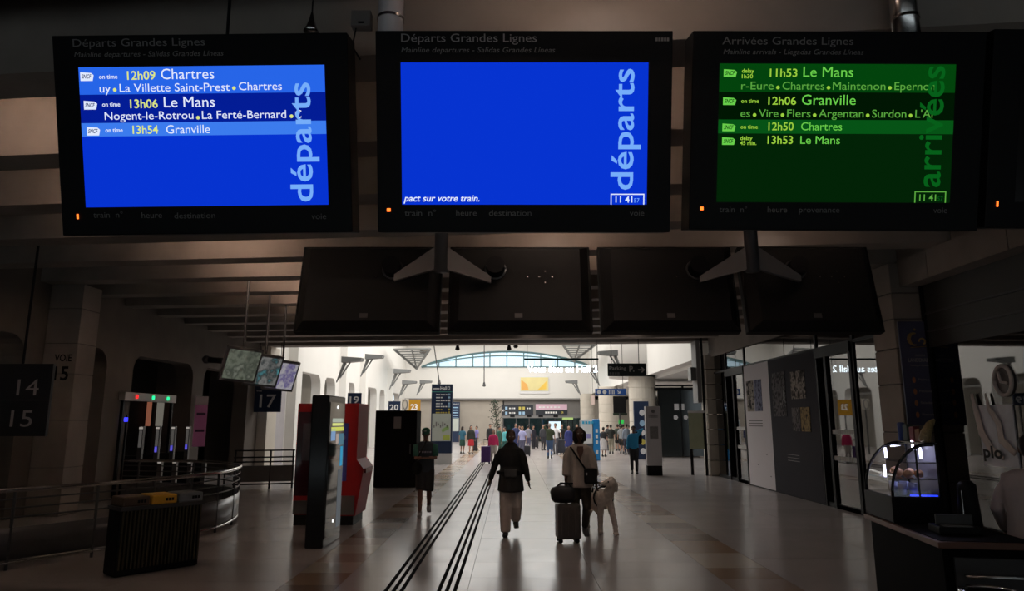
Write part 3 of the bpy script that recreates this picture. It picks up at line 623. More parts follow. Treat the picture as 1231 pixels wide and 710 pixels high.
# ------------------------------------------------------------------ hanging signs
t, W, H = flatsign('parking_sign', 'black hanging sign reading Parking with P and right arrow', 'sign', 730.5, 777, 436.5, 452, 23.2, mat('park_black', (.012, .02, .022), .4))
cr = mat('sign_cream', (.50, .48, .46), .5); text('Parking', -W*.46, -W*.02, H*.5, H*.26, cr, t, bold=.01); [obj('dim_lettering', B_box(W*x, W*(x+.05), -.012, -.004, H*.14, H*.3), mat('dim_txt', (.16, .16, .16), .5), t) for x in (-.46, -.39, -.32, -.25)]; text('P.', W*.06, W*.19, H*.36, H*.42, cr, t, bold=.02)
def arrow(t, cx, cz, s, ang, m, y=-.012):
    pts = [(-1, -.16), (.35, -.16), (-.15, -.62), (.15, -.85), (1, 0), (.15, .85), (-.15, .62), (.35, .16), (-1, .16)]; c, n = math.cos(R(ang)), math.sin(R(ang))
    obj('arrow', prism(B(), [(cx+s*(a*c-b*n), cz+s*(a*n+b*c)) for a, b in pts], 'xz', y, y+.008), m, t)
arrow(t, W*.38, H*.5, H*.26, 0, cr); hang(t, (-W*.4, W*.32), H, 5.24)
t, W, H = flatsign('blue_sign', 'blue hanging sign with white pictograms and diagonal down arrow', 'sign', 715.5, 753, 467, 475, 30, mat('sign_blue', (.02, .09, .36), .4))
for i, x in enumerate((-.38, -.2)):
    obj('pictogram', prism(B(), [(W*x+.09*math.cos(R(a)), H*.5+.09*math.sin(R(a))) for a in range(0, 360, 45)], 'xz', -.012, -.004), wht, t)
for x in (-.06, -.01, .04, .09): obj('pictogram_bar', B_box(W*x, W*(x+.025), -.012, -.004, H*.2, H*.8), wht, t)
arrow(t, W*.26, H*.5, H*.3, -45, wht); hang(t, (-W*.4, W*.4), H, 8.95)
# LED banner
pl = P(634, 448, 22.9); pr = P(718, 448, 22.9); top = P(630, 431.5, 22.9)
t = thing('illuminated_sign', 'glowing white letters reading Vous êtes au Hall 2 under dark rail', 'sign', ((pl.x+pr.x)/2, 22.9, pl.z))
W = pr.x-pl.x; E_led2 = em('led_white', (.8, .92, 1), 9)
text('Vous êtes au Hall 2', -W/2, W/2, .03, .215, E_led2, t, bold=.008)
obj('rail', B_box(-W/2-.1, W/2+.05, -.02, .05, top.z-pl.z-.03, top.z-pl.z+.03), mat('rail_green', (.01, .04, .04), .4), t)
for x in (-W/2, W/2): obj('suspension_rod', tube(B(), [(x, .03, .25), (x, .03, 4.55-pl.z)], [.008]*2, 5), dgrey, t)
for x in (-W*.4, -W*.1, W*.2, W*.45): obj('letter_hanger', tube(B(), [(x, .02, .25), (x, .02, top.z-pl.z)], [.004]*2, 4), grey, t)
# yellow picture
t, W, H = flatsign('yellow_poster', 'large bright yellow and white poster on back wall over doors', 'poster', 625, 660, 452, 473, 59.93, white)
obj('picture', B_box(-W/2+.05, W/2-.05, -.02, 0, .25, H-.1), mat('poster_yellow', (.85, .72, .35), .6, 0, .25, .7), t)
obj('orange_shape', prism(B(), [(-W*.45, .35), (-W*.2, .3), (-W*.25, .8), (-W*.45, 1.2)], 'xz', -.03, -.02), mat('po', (.85, .45, .12), .6), t); obj('orange_shape', prism(B(), [(W*.4, .4), (W*.1, .32), (W*.3, .8), (W*.42, 1.1)], 'xz', -.03, -.02), mat('py', (.9, .6, .1), .6), t)
# door signs on back wall
t, W, H = flatsign('door_sign', 'dark sign with blue and yellow pictograms over left doors', 'sign', 603, 641, 486.5, 499.5, 59.93, mat('dsign', (.02, .025, .035), .5), 'signs over the back doors')
yl = mat('pic_yellow', (.6, .5, .1), .5); bl = mat('pic_blue', (.35, .55, .75), .5)
for i, (x, z, m) in enumerate([(-.35, .7, bl), (-.35, .25, bl), (.08, .7, yl), (.2, .7, yl), (.08, .25, bl), (.2, .25, bl)]): obj('pictogram', B_box(W*x-.1, W*x+.1, -.012, -.002, H*z-.12, H*z+.12), m, t)
[obj('lettering_block', B_box(W*x, W*x+.13, -.012, -.002, H*z, H*z+.12), wht, t) for x, z in ((-.26, .62), (-.19, .62), (-.12, .62), (-.26, .2), (-.19, .2), (-.12, .2), (.3, .62), (.37, .62))]; arrow(t, -W*.44, H*.5, .12, 180, wht)
t, W, H = flatsign('door_sign', 'sign with pink upper half over the right doors', 'sign', 644, 682, 485.5, 499.5, 59.93, MATS['dsign'], 'signs over the back doors')
obj('pink_field', B_box(-W/2, W/2, -.02, -.002, H*.52, H), mat('pinkf', (.75, .5, .62), .5), t); [obj('lettering_block', B_box(W*x, W*x+.2, -.03, -.02, H*.68, H*.8), wht, t) for x in (-.4, -.28, -.16, -.04, .08, .2)]; [obj('lettering_block', B_box(W*x, W*x+.15, -.012, -.002, H*.2, H*.36), wht, t) for x in (-.2, -.12, -.04, .04, .12)]; arrow(t, W*.34, H*.27, .13, 45, yl)
# sliding doors
sd = struct('door_3', B_box(-.8, 5.9, 59.8, 60, 2.0, 2.2), grey, label='wide glazed sliding doors in the back wall')
dg = glassmat('door_glass', (.35, .5, .55), 1.6)
for i in range(6):
    x = -.8+i*1.117; obj('door_frame', B_box(x, x+.09, 59.82, 59.95, 0, 2.1), dgrey, sd); obj('door_leaf', B_box(x+.09, x+1.117, 59.87, 59.89, .05, 2.1), dg, sd)
for i, px in enumerate((616, 636, 650, 668)): 
    q = P(px, 500, 59.88); t = thing('door_sensor', f'{["first", "second", "third", "fourth"][i]} small dark sensor from the left over back doors', 'sensor', q, 0, 'sensors over the doors'); obj('casing', B_box(-.2, .2, -.1, .1, -.08, .08), black, t)
t, W, H = flatsign('bright_screen', 'bright white advertising screen in front of back doors', 'screen', 658, 676, 504, 528, 57, black)
obj('lit_face', B_box(-W/2+.12, W/2-.12, -.01, 0, .1, H-.15), em('lit_face', (.75, .9, 1), 1.1), t); obj('stand', B_box(-.2, .2, 0, .1, -t.location.z, 0), black, t)
t, W, H = flatsign('green_header', 'yellow green lit header right of the bright screen', 'sign', 676, 689, 501.5, 504, 57.5, em('lime', (.55, .75, .25), .8)); obj('post', B_box(-.03, .03, 0, .05, -t.location.z, 0), black, t); obj('post', B_box(W/2-.06, W/2, 0, .05, -t.location.z, 0), black, t)
# ------------------------------------------------------------------ totems
def totem(name, label, x0, x1, ytop, ybase, m, depth=.3, foot=None):
    a = G(x0, ybase); b = G(x1, ybase); H = P((x0+x1)/2, ytop, a.y).z
    t = thing(name, label, 'totem', ((a.x+b.x)/2, a.y, 0)); W = b.x-a.x
    obj('body', box(B(), -W/2, W/2, 0, depth, .0 if not foot else foot, H, bev=.01), m, t); return t, W, H
t, W, H = totem('direction_totem', 'tall navy direction totem headed Hall 2 with a green map', 517, 542.5, 461.5, 558, navy, .35, .45)
obj('plinth', B_box(-W/2+.0, W/2, .02, .33, 0, .45), mat('plinth_white', (.6, .6, .6), .5), t)
text('Hall 2', -W*.08, W*.40, H*.925, .15, wht, t, bold=.03); obj('small_lettering', B_box(-W*.42, -W*.12, -.006, 0, H*.935, H*.95), wht, t); obj('header_line', B_box(-W/2, W/2, -.008, 0, H*.90, H*.906), mat('teal_line', (.1, .45, .35), .5), t)
for i in range(7):
    z = H*.86-i*.125
    for q_ in range(3 if i % 2 else 5): obj('lettering_block', B_box(-W*.28+q_*.1, -W*.28+q_*.1+.07, -.006, 0, z, z+.05), wht if i < 5 else yl, t)
    obj('line_icon', B_box(W*.3, W*.4, -.008, 0, z-.01, z+.07), [bl, bl, wht, bl, bl, yl, yl][i], t)
mp = obj('map_panel', B_box(-W*.44, W*.44, -.01, 0, .95, 2.08), mat('map_paper', (.55, .6, .55), .5, 0, .06, 5), t)
obj('map_patch', prism(B(), [(.05, 1.3), (.33, 1.45), (.3, 1.6), (.0, 1.42)], 'xz', -.014, -.01), mat('map_green', (.35, .55, .2), .5), mp); obj('map_patch', B_box(.08, .36, -.014, -.01, 1.0, 1.2), mat('map_lime', (.5, .6, .12), .5), mp)
for i in range(7): obj('map_block', B_box(-.33+.09*i, -.28+.09*i, -.014, -.01, 1.5+.05*(i % 3), 1.62+.06*((i*2) % 3)), grey, mp)
t, W, H = totem('direction_totem', 'smaller far navy direction totem right of the Hall 2 totem', 541.5, 552, 483, 531, navy, .35); text('Hall 2', -W*.2, W*.4, H*.93, .12, wht, t)
for i in range(5): obj('text_line', B_box(-W*.3, W*.35, -.01, 0, H*.85-i*.22, H*.85-i*.22+.08), bl, t)
obj('map_panel', B_box(-W*.42, W*.42, -.01, 0, .9, 2.0), MATS['map_paper'], t)
t, W, H = totem('white_totem', 'white slim information totem with grey square and black foot', 778.5, 797, 488, 571.5, mat('totem_white', (.62, .61, .63), .4), .2, .32)
obj('foot', B_box(-W/2+.005, W/2-.005, .01, .19, 0, .33), black, t); obj('grey_square', B_box(-.13, .15, -.01, 0, 1.2, 1.6), mat('sq_grey', (.22, .22, .22), .5, 0, .6, 30), t)
for i, z in enumerate((1.95, 1.9)): obj('text_line', B_box(-.16, .16, -.008, 0, z, z+.02), grey, t)
obj('face_emblem', prism(B(), [(.07*math.cos(R(a)), 2.1+.06*math.sin(R(a))) for a in range(0, 360, 60)], 'xz', -.008, 0), grey, t)
t, W, H = totem('service_totem', 'navy service totem with stacked pictograms in front of stone column', 764, 782, 482, 552, navy, .2)
gm = mat('gift_white', (.7, .7, .72), .5)
for z, m in ((H*.80, gm), (H*.62, bl), (H*.46, wht), (H*.30, yl), (H*.14, wht)): obj('pictogram', prism(B(), [(.13*math.cos(R(a))+.02, z+.15*math.sin(R(a))) for a in range(0, 360, 45)], 'xz', -.012, 0), m, t)
# map stand and tall banner near shop front end
a = G(838, 571); t = thing('map_stand', 'tall black framed stand with pale green map by the end pillar', 'stand', (a.x, a.y, 0), R(-35))
for x in (-.16, .34): obj('post', B_box(x-.04, x+.04, 0, .06, 0, 2.05 if x < 0 else 2.15), black, t)
obj('map_board', B_box(-.2, .3, -.03, 0, .85, 2.05), mat('map_green2', (.38, .42, .28), .5, 0, .15, 6), t); obj('top_bar', B_box(-.22, .36, -.03, .06, 2.05, 2.12), white, t)
t = thing('tall_banner', 'tall thin edge-on banner high beside the end pillar', 'banner', (P(839, 484, 23.6).x, 23.6, P(839, 484, 23.6).z)); obj('cloth', B_box(-.07, .07, -.3, .3, 0, 2.1), mat('banner_grey', (.3, .3, .3), .6), t); obj('pole', tube(B(), [(.12, -.32, -.3), (.12, -.32, 2.3)], [.04]*2, 8), black, t); obj('bracket', B_box(-.25, .1, -.2, .2, .75, 1.2), grey, t)
# dark kiosk with gift pictograms
t = thing('dark_kiosk', 'dark glazed corner kiosk with pale gift pictogram on its front', 'kiosk', (8.35, 34.5, 0))
obj('glazing', box(B(), -1.0, 1.15, 0, 2.5, .05, 3.3, bev=.01), mat('kiosk_dark', (.018, .022, .022), .12, spec=.6), t)
obj('roof_frame', B_box(-1.2, 1.25, -.1, 2.6, 3.3, 3.42), black, t)
for x in (-1.0, .08, 1.15): obj('frame_post', B_box(x-.03, x+.03, -.03, 0, 0, 3.3), black, t)
for i in (0, 1): obj('gift_box', box(B(), -.2+.28*i-.05, .02+.28*i-.05, -.02, 0, 2.3, 2.62, bev=.003), gm, t)
for i in (0, 1): obj('pictogram', prism(B(), [(-.2+.5*i+.12*math.cos(R(a)), 1.95+.13*math.sin(R(a))) for a in range(0, 360, 72)], 'xz', -.02, 0), gm, t)
t = thing('steel_frame', 'black steel portal frame behind the dark kiosk', 'frame', (8.8, 37.5, 0))
obj('beam', B_box(-2, 2, 0, .1, 3.62, 3.72), black, t)
for x in (-1.7, .5, 1.8): obj('post', B_box(x-.05, x+.05, 0, .1, 0, 3.7), black, t)
# green sign and dark screen in gallery
t, W, H = flatsign('green_sign', 'small green lit sign over the queue', 'sign', 739, 750, 504, 509, 50, em('green_sign', (.05, .6, .1), .8)); obj('post', B_box(-.03, .03, 0, .05, -t.location.z, 0), black, t)
t, W, H = flatsign('dark_screen', 'black rectangular screen between two stone columns', 'screen', 737, 753, 476, 496, 40, black); legs(t)
t, W, H = flatsign('gallery_garland', 'dark planted strip below the black screen', 'plant', 737, 754, 496, 499, 40.3, mat('garland', (.03, .05, .03), .8, 0, .5, 30)); legs(t)
t, W, H = flatsign('edge_sign', 'small orange and white lit box sign left of blue sign', 'sign', 710.5, 715, 475, 486, 45, em('peach', (.8, .6, .5), .7)); hang(t, (0,), H, 8.95)
# blue white kiosk
a = G(699, 553.5); b = G(722, 553.5); t = thing('drinks_kiosk', 'white and blue rounded vending kiosk behind the woman in beige jacket', 'kiosk', ((a.x+b.x)/2, a.y, 0))
W = b.x-a.x; obj('cabinet', box(B(), -W/2, W/2-.32, 0, .7, 0, 1.82, bev=.05), mat('kiosk_grey', (.12, .13, .14), .5), t); obj('blue_side', box(B(), W/2-.32, W/2, -.02, .72, 0, 1.85, bev=.05), mat('kiosk_blue', (.02, .25, .62), .4), t)
obj('white_front', box(B(), -W/2-.01, W/2-.34, -.04, .0, .75, 1.85, bev=.03), mat('kiosk_white', (.78, .82, .84), .4), t); obj('lilac_panel', B_box(-.3, .0, -.05, -.03, 1.0, 1.2), mat('lilac', (.35, .33, .7), .5), t)
[obj('header_lettering', B_box(-W/2+.06+.14*q_, -W/2+.16+.14*q_, -.05, -.04, 1.64, 1.76), mat('cyan', (.05, .45, .75), .4), t) for q_ in range(4)]; [obj('side_lettering', B_box(W/2-.2, W/2-.1, -.03, -.02, z, z+.16), wht, t) for z in (.3, .75, 1.0, 1.25)]
# ------------------------------------------------------------------ black kiosk, red machines, ad totem
a = G(447.5, 586); b = G(500, 586); W = b.x-a.x
t = thing('black_booth', 'tall plain black booth with small pale square label', 'booth', ((a.x+b.x)/2, a.y, 0)); H = P(473, 493, a.y).z
obj('cabinet', box(B(), -W/2+.02, W/2-.02, 0, .9, 0, H, bev=.02), mat('booth_black', (.003, .003, .0035), .8, spec=.05), t); obj('label_plate', B_box(-.06, .14, -.01, 0, 1.58, 1.9), mat('label_grey', (.22, .21, .21), .5), t); obj('door_panel', B_box(-W/2+.1, W/2-.1, -.006, 0, .12, 1.5), mat('booth_door', (.004, .004, .0045), .8, spec=.05), t)
obj('handle', B_box(W/2-.2, W/2-.17, -.04, 0, .9, 1.15), dgrey, t)
red = mat('machine_red', (.36, .012, .016), .5, spec=.2); red2 = mat('machine_darkred', (.2, .01, .012), .4, spec=.3)
t = thing('vending_machine', 'dark red vending machine with glossy front left of the ad totem', 'vending machine', (-3.62, 12.4, 0), 0, 'red vending machines')
obj('cabinet', box(B(), -.22, .3, 0, .95, .18, 2.1, bev=.02), red, t); obj('base', B_box(-.2, .28, .03, .9, 0, .18), black, t); obj('glass_front', B_box(-.2, .28, -.012, 0, .5, 1.95), mat('red_gloss', (.05, .01, .015), .08, spec=.8), t); obj('product_photo', B_box(-.1, .08, -.02, -.012, 1.1, 1.75), mat('prod_pic', (.06, .05, .06), .3, 0, .9, 9), t)
obj('kick_plate', B_box(-.21, .29, -.015, 0, .2, .42), dgrey, t)
t = thing('vending_machine', 'bright red vending machine with sloped tray and blue poster', 'vending machine', (-2.98, 12.4, 0), 0, 'red vending machines')
bm = B(); prism(bm, [(-.3, .16), (.24, .16), (.26, .3), (.36, .95), (.23, 1.12), (.23, 2.1), (-.3, 2.1)], 'xz', 0, .85); obj('cabinet', bm, red, t)
obj('base', B_box(-.28, .2, .04, .8, 0, .17), black, t); obj('kick_plate', B_box(-.29, .22, -.012, 0, .18, .5), mat('kick', (.22, .2, .2), .35, .7), t); obj('slot_tray', B_box(.35, .38, .1, .7, .88, .96), red2, t)
p_ = obj('blue_poster', B_box(-.14, .06, -.012, 0, .75, 1.75), mat('poster_blue', (.06, .09, .55), .5, 0, .3, 8), t)
obj('poster_ring', lathe(B(), [(.06, 0), (.06, .004)], 14), mat('ring_lilac', (.3, .3, .6), .5), p_).matrix_local = Matrix.Translation((-.04, -.014, 1.5)) @ Matrix.Rotation(R(90), 4, 'X')
obj('yellow_lettering', B_box(-.07, -.01, -.016, -.012, .9, 1.15), mat('lime_ink', (.5, .55, .06), .5), p_)
# ad totem, screen faces +x
t = thing('advertising_totem', 'tall black advertising totem with glossy lit side screen', 'totem', (-2.825, 10.2, 0), R(0))
obj('casing', box(B(), -.135, .125, 0, 1.0, 0, 2.17, bev=.02), blackg, t)
s = obj('screen', B_box(.126, .134, .06, .94, .12, 2.07), mat('ad_glass', (.02, .022, .024), .06, spec=.9), t)
for (y0, y1, z0, z1, c) in ((.2, .85, 1.72, 1.76, (.85, .9, .3)), (.15, .9, 1.64, 1.70, (.75, .8, .15)), (.2, .85, 1.77, 1.83, (.5, .55, .45)), (.15, .4, 1.5, 1.68, (.25, .4, .65)), (.75, .9, 1.1, 1.4, (.05, .35, .6)), (.45, .6, 1.45, 1.6, (.5, .4, .35)), (.66, .92, .2, 1.05, (.12, .13, .14)), (.6, .92, 1.42, 1.6, (.1, .22, .3))):
    obj('picture_patch', B_box(.135, .137, y0, y1, z0, z1), em('ad_%.2f_%.2f' % (y0, z0), c, .75), s)
for z in (2.0, .32): obj('glint_lamp', B_box(.137, .142, .45, .5, z-.02, z+.02), em('glint', (1, 1, 1), 2), s)  # white glints painted on the screen as glowing dots
# ------------------------------------------------------------------ curved railing
def smooth_path(pts, n=8):
    out = []; P_ = [Vector(p) for p in pts]
    for i in range(len(P_)-1):
        a, b, c, d = P_[max(i-1, 0)], P_[i], P_[i+1], P_[min(i+2, len(P_)-1)]
        for j in range(n):
            t_ = j/n; out.append(.5*((2*b)+(c-a)*t_+(2*a-5*b+4*c-d)*t_*t_+(3*b-a-3*c+d)*t_**3))
    out.append(P_[-1]); return out
path = smooth_path([(-8.9, 5.0, 0), (-7.5, 6.9, 0), (-6.3, 8.6, 0), (-5.45, 9.9, 0), (-4.98, 10.95, 0), (-4.86, 12.1, 0), (-5.3, 13.6, 0), (-6.5, 14.7, 0), (-8.4, 15.2, 0)])
rl = thing('curved_railing', 'curved dark stairwell railing with shiny steel handrail at left', 'railing', path[0])
lp = [p-path[0] for p in path]
obj('handrail', tube(B(), [p+Vector((0, 0, .95)) for p in lp], [.03]*len(lp), 10), mat('handrail_steel', (.6, .58, .56), .22, 1), rl, smooth=True)
for z in (.84, .73, .62): obj('mid_rail', tube(B(), [p+Vector((0, 0, z)) for p in lp], [.012]*len(lp), 6), dgrey, rl, smooth=True)
bm = B()
for (z0, z1) in ((.12, .5),):
    n = len(lp); nr = []
    for i in range(n):
        d_ = (lp[min(i+1, n-1)]-lp[max(i-1, 0)]).normalized(); nr.append(Vector((d_.y, -d_.x, 0)))
    vs_ = [[bm.verts.new(lp[i]+nr[i]*o_+Vector((0, 0, z))) for o_, z in ((.012, z0), (.012, z1), (-.012, z1), (-.012, z0))] for i in range(n)]
    for a, b in zip(vs_, vs_[1:]):
        for j in range(4): bm.faces.new([a[j], a[(j+1) % 4], b[(j+1) % 4], b[j]])
obj('kick_sheet', bm, mat('sheet_grey', (.10, .10, .105), .3, .5), rl, smooth=True)
obj('bottom_rail', tube(B(), [p+Vector((0, 0, .08)) for p in lp], [.02]*len(lp), 8), steel, rl, smooth=True)
for i in range(2, len(lp), 5): obj('post', tube(B(), [lp[i], lp[i]+Vector((0, 0, .95))], [.02]*2, 8, cap=0), dgrey, rl)
# rear straight railing
a = G(279, 588); b = G(352, 586); a.z = b.z = 0
r2 = thing('straight_railing', 'straight dark railing below platform sign 17', 'railing', a); e = b-a
for z in (1.0, .82, .70, .12): obj('rail', tube(B(), [Vector((0, 0, z)), e+Vector((0, 0, z))], [.02]*2, 8), black, r2)
for f in (0.02, .6, .98): obj('post', tube(B(), [e*f, e*f+Vector((0, 0, 1.0))], [.025]*2, 8, cap=0), black, r2)
bm = B(); L = e.length; ang = math.atan2(e.y, e.x); box(bm, 0, L, -.02, .02, .18, .6, M=Matrix.Rotation(ang, 4, 'Z')); obj('kick_sheet', bm, dgrey, r2)
# waste sorting bin
a = G(138, 695); b = G(239, 679); ang = math.atan2(b.y-a.y, b.x-a.x); L = (b-a).length
wbn = thing('sorting_bin', 'dark slatted waste sorting bin with three coloured lids by curved railing', 'bin', a, ang)
obj('body', box(B(), 0, L, .03, .40, 0, .8, bev=.02), black, wbn)
for i in range(22): x = .03+i*(L-.06)/21; obj('slat', B_box(x-.010, x+.010, 0, .03, .08, .74), mat('slat_bronze', (.10, .085, .05), .4, .6), wbn)
obj('rim', box(B(), -.01, L+.01, -.01, .42, .74, .79, bev=.008), dgrey, wbn)
for i, (m, lb) in enumerate(((mat('lid_brown', (.10, .06, .035), .4), 'brown lid'), (mat('lid_yellow', (.8, .42, .03), .35), 'yellow lid'), (mat('lid_grey', (.20, .22, .25), .4), 'grey lid'))):
    x0 = L*i/3+.012; x1 = L*(i+1)/3-.012; ld = obj('lid', box(B(), x0, x1, .0, .38, .79, .90, bev=.015), m, wbn, label=lb)
    [obj('lid_symbol', B_box(x1-.14+.035*q_, x1-.115+.035*q_, -.006, 0, .825, .86), black, ld) for q_ in range(3)]
# ------------------------------------------------------------------ ticket gates
gate_names = ['leftmost', 'second', 'third', 'rightmost']
gst = mat('gate_steel', (.16, .16, .16), .35, .6)
def PX(px, py, X): d = ray(px, py); return EYE + d*(X/d.x)
for row, (Xg, xs, zt, zlab) in enumerate(((-9.1, (170, 190, 208.5, 226), 512, 'back'), (-8.55, (192, 210, 228, 245), 553, 'front'))):
    for i, px in enumerate(xs):
        p = PX(px, zt, Xg)
        t = thing('ticket_gate', f'{gate_names[i]} ticket gate post in the {zlab} row at the left arcade', 'gate', (p.x, p.y, 0), 0, 'ticket gates at the left arcade')
        H = p.z; obj('post', box(B(), -.055, .055, 0, .1, 0, H, bev=.01), gst, t)
        obj('top_light', B_box(-.045, .045, -.012, 0, H-.07, H-.02), em('gate_top', (.42, .38, .34), .7), t)
        if row == 0: obj('light_strip', B_box(-.035, .035, -.012, 0, 1.15, H-.10), em('gate_strip', (.07, .065, .06), .9), t)
        if row == 0 and i: obj('blue_light', B_box(-.03, .03, -.02, -.012, 1.0, 1.14), em('gate_blue', (.12, .1, .7), .8), t)
        obj('cabinet', box(B(), -1.2 if row else -.5, -.055, .0, .16, 0, H*.95 if row else .95, bev=.02), black, t)
p = PX(150, 481, -9.15); q = PX(212, 481, -9.15); t = thing('gate_header', 'pale overhead bar with red and green lamps above ticket gates', 'sign', (p.x, p.y, p.z))
L_ = q.y-p.y
obj('bar', box(B(), -.15, 0, 0, L_, 0, .2, bev=.01), mat('bar_pale', (.55, .52, .5), .5), t)
for f, c in ((.2, (1, .03, .03)), (.51, (.03, 1, .35)), (.81, (.03, 1, .35))): obj('lamp', B_box(0, .02, L_*f-.05, L_*f+.05, .06, .15), em('lamp_%d' % (f*100), c, 1.2), t)
for f in (.03, .97): obj('post', B_box(-.12, -.05, L_*f-.03, L_*f+.03, -p.z, 0), black, t)
p = PX(151, 504, -9.2); t = thing('blue_lamp', 'tiny blue indicator lamp left of the ticket gates', 'lamp', p); obj('lamp', B_box(-.04, .04, 0, .03, -.05, .05), em('blueled', (.05, .05, 1), 1.5), t); obj('post', B_box(-.02, .02, .03, .06, -p.z, .1), black, t)
for i, px in enumerate((178, 190)):
    p = P(px, 505, 26); t = thing('distant_lit_panel', ['orange lit panel glimpsed beyond the ticket gates', 'cream lit panel glimpsed beyond the ticket gates'][i], 'sign', (p.x*.97, 25.2, 1.6)); obj('face', B_box(-.08, .08 if not i else .16, 0, .05, 0, 1.0), em('lit_%d' % i, ((.20, .07, .04), (.13, .12, .10))[i], 1), t); obj('post', B_box(-.03, .03, 0, .05, -1.6, 0), black, t)
# pink banner
p = P(240, 540, 20.5); t = thing('pink_banner', 'pink violet banner fixed on the pillar right of ticket gates', 'banner', (-9.15, 20.35, 1.05), R(35)); 
obj('cloth', B_box(-.17, .17, -.05, -.03, 0, 1.45), mat('pink', (.8, .3, .68), .6, 0, .15, 3), t)
obj('header', B_box(-.17, .17, -.06, -.05, 1.2, 1.45), mat('pinkgrey', (.8, .7, .76), .6), t)
for z in (.9, .42): obj('text_line', B_box(-.12, .12, -.06, -.05, z, z+.07), mat('violet', (.09, .03, .11), .6), t)
# ------------------------------------------------------------------ bakery counter (right foreground)
cnt = thing('serving_counter', 'black serving counter with brown wooden edge at lower right', 'counter', (3.05, 5.12, 0), R(-9))
obj('body', box(B(), .04, .64, .04, 1.5, 0, .90, bev=.01), mat('counter_black', (.004, .004, .0045), .7, spec=.08), cnt)
obj('worktop', box(B(), 0, .68, 0, 1.55, .90, .945, bev=.006), mat('wood_edge', (.17, .075, .045), .5, 0, .2, 8), cnt)
dr = obj('drawer', box(B(), .1, .58, .015, .04, .52, .84, bev=.006), dgrey, cnt); obj('handle', tube(B(), [(.16, .02, .72), (.16, -.02, .72), (.52, -.02, .72), (.52, .02, .72)], [.01]*4, 8), steel, dr, smooth=True)
obj('counter_mat', B_box(.03, .65, .03, 1.52, .945, .95), mat('mat_black', (.005, .005, .006), .7, spec=.1), cnt)
cs = thing('pastry_case', 'curved glass pastry display case with bright lights on the counter', 'display case', (3.22, 5.98, .951), R(-8)); cs.scale = (.72, .56, .98)
CSM = Matrix.Translation((3.22, 5.98, .951)) @ Matrix.Rotation(R(-8), 4, 'Z') @ Matrix.Diagonal((.72, .56, .98, 1))
prof = [(.0, .22)] + [(.45-.45*math.cos(R(a)), .22+.44*math.sin(R(a))) for a in range(8, 91, 8)]+[(.5, .66)]
obj('base', box(B(), -.02, .55, -.02, 1.12, 0, .22, bev=.01), black, cs)
for yv in (0, 1.08):
    obj('arch_frame', tube(B(), [(a, yv, b) for a, b in prof]+[(.53, yv, .66), (.53, yv, .2)], [.016]*(len(prof)+2), 8), blackg, cs, smooth=True)
obj('front_post', tube(B(), [(.30, 0, .22), (.30, 0, .62)], [.012]*2, 8), blackg, cs)
obj('top_panel', B_box(.42, .55, 0, 1.1, .655, .675), blackg, cs)
bm = B(); a_ = [bm.verts.new((x, .01, z)) for x, z in prof]; b_ = [bm.verts.new((x, 1.07, z)) for x, z in prof]
for i in range(len(prof)-1): bm.faces.new([a_[i], a_[i+1], b_[i+1], b_[i]])
obj('curved_glass', bm, glassmat('case_glass', (.95, .95, 1), 1.35), cs, smooth=True)
bm = B(); prism(bm, prof+[(.53, .66), (.53, .22)], 'xz', -.004, 0); obj('end_glass', bm, MATS['case_glass'], cs)
for z in (.36, .50): obj('shelf', B_box(.1 if z < .4 else .2, .52, .03, 1.05, z, z+.008), glassmat('shelf_glass', (.85, .88, 1), 1.5, .1), cs)
obj('rear_panel', B_box(.53, .545, 0, 1.08, .2, .66), mat('case_back', (.05, .05, .07), .3), cs)
El = em('case_lamp', (.75, .75, 1), 9)
for (x, y0, z) in ((.36, .04, .54), (.44, .55, .60), (.24, .98, .52), (.2, .95, .36)): obj('lamp_strip', B_box(x, x+.022, y0, y0+.03, z, z+.09), El, cs)  # case lights drawn as upright glowing strips to paint the white glints
obj('blue_led', B_box(.2, .5, .01, .03, .225, .235), em('blue_led', (.02, .05, 1), 2), cs)
light('case_lamp', 'AREA', CSM @ Vector((.4, .55, .62)), (0, R(20), 0), 2.0, (.78, .78, 1), .12, .45)
wcup = mat('paper_white', (.6, .6, .62), .5); past = mat('pastry', (.45, .22, .08), .6, 0, .3, 20)
n = 0
for (x, y0, z) in ((.14, .1, .951+.225), (.26, .1, .951+.225), (.14, .3, .951+.225), (.26, .3, .951+.225)):
    c_ = thing('paper_cup', f'white paper cup in the pastry case, {["front left", "front right", "back left", "back right"][n]}', 'cup', CSM @ Vector((x+.02, y0*1.6, .226)), 0, 'paper cups in the pastry case'); n += 1
    obj('cup', lathe(B(), [(.03, 0), (.038, .10), (.034, .10), (.028, .01)], 16), wcup, c_, smooth=True)
n = 0
for (x, y0) in ((.2, .1), (.33, .12), (.2, .32), (.34, .34), (.27, .56)):
    c_ = thing('bread_roll', f'golden bread roll on the lower glass shelf, {["front left", "front right", "second row left", "second row right", "rearmost"][n]}', 'pastry', CSM @ Vector((x+.04, y0*1.6, .369)), 0, 'rolls in the pastry case'); n += 1
    bm = B(); ball(bm, (0, 0, .035), (.04, .035, .036)); obj('crust', bm, past, c_, smooth=True)
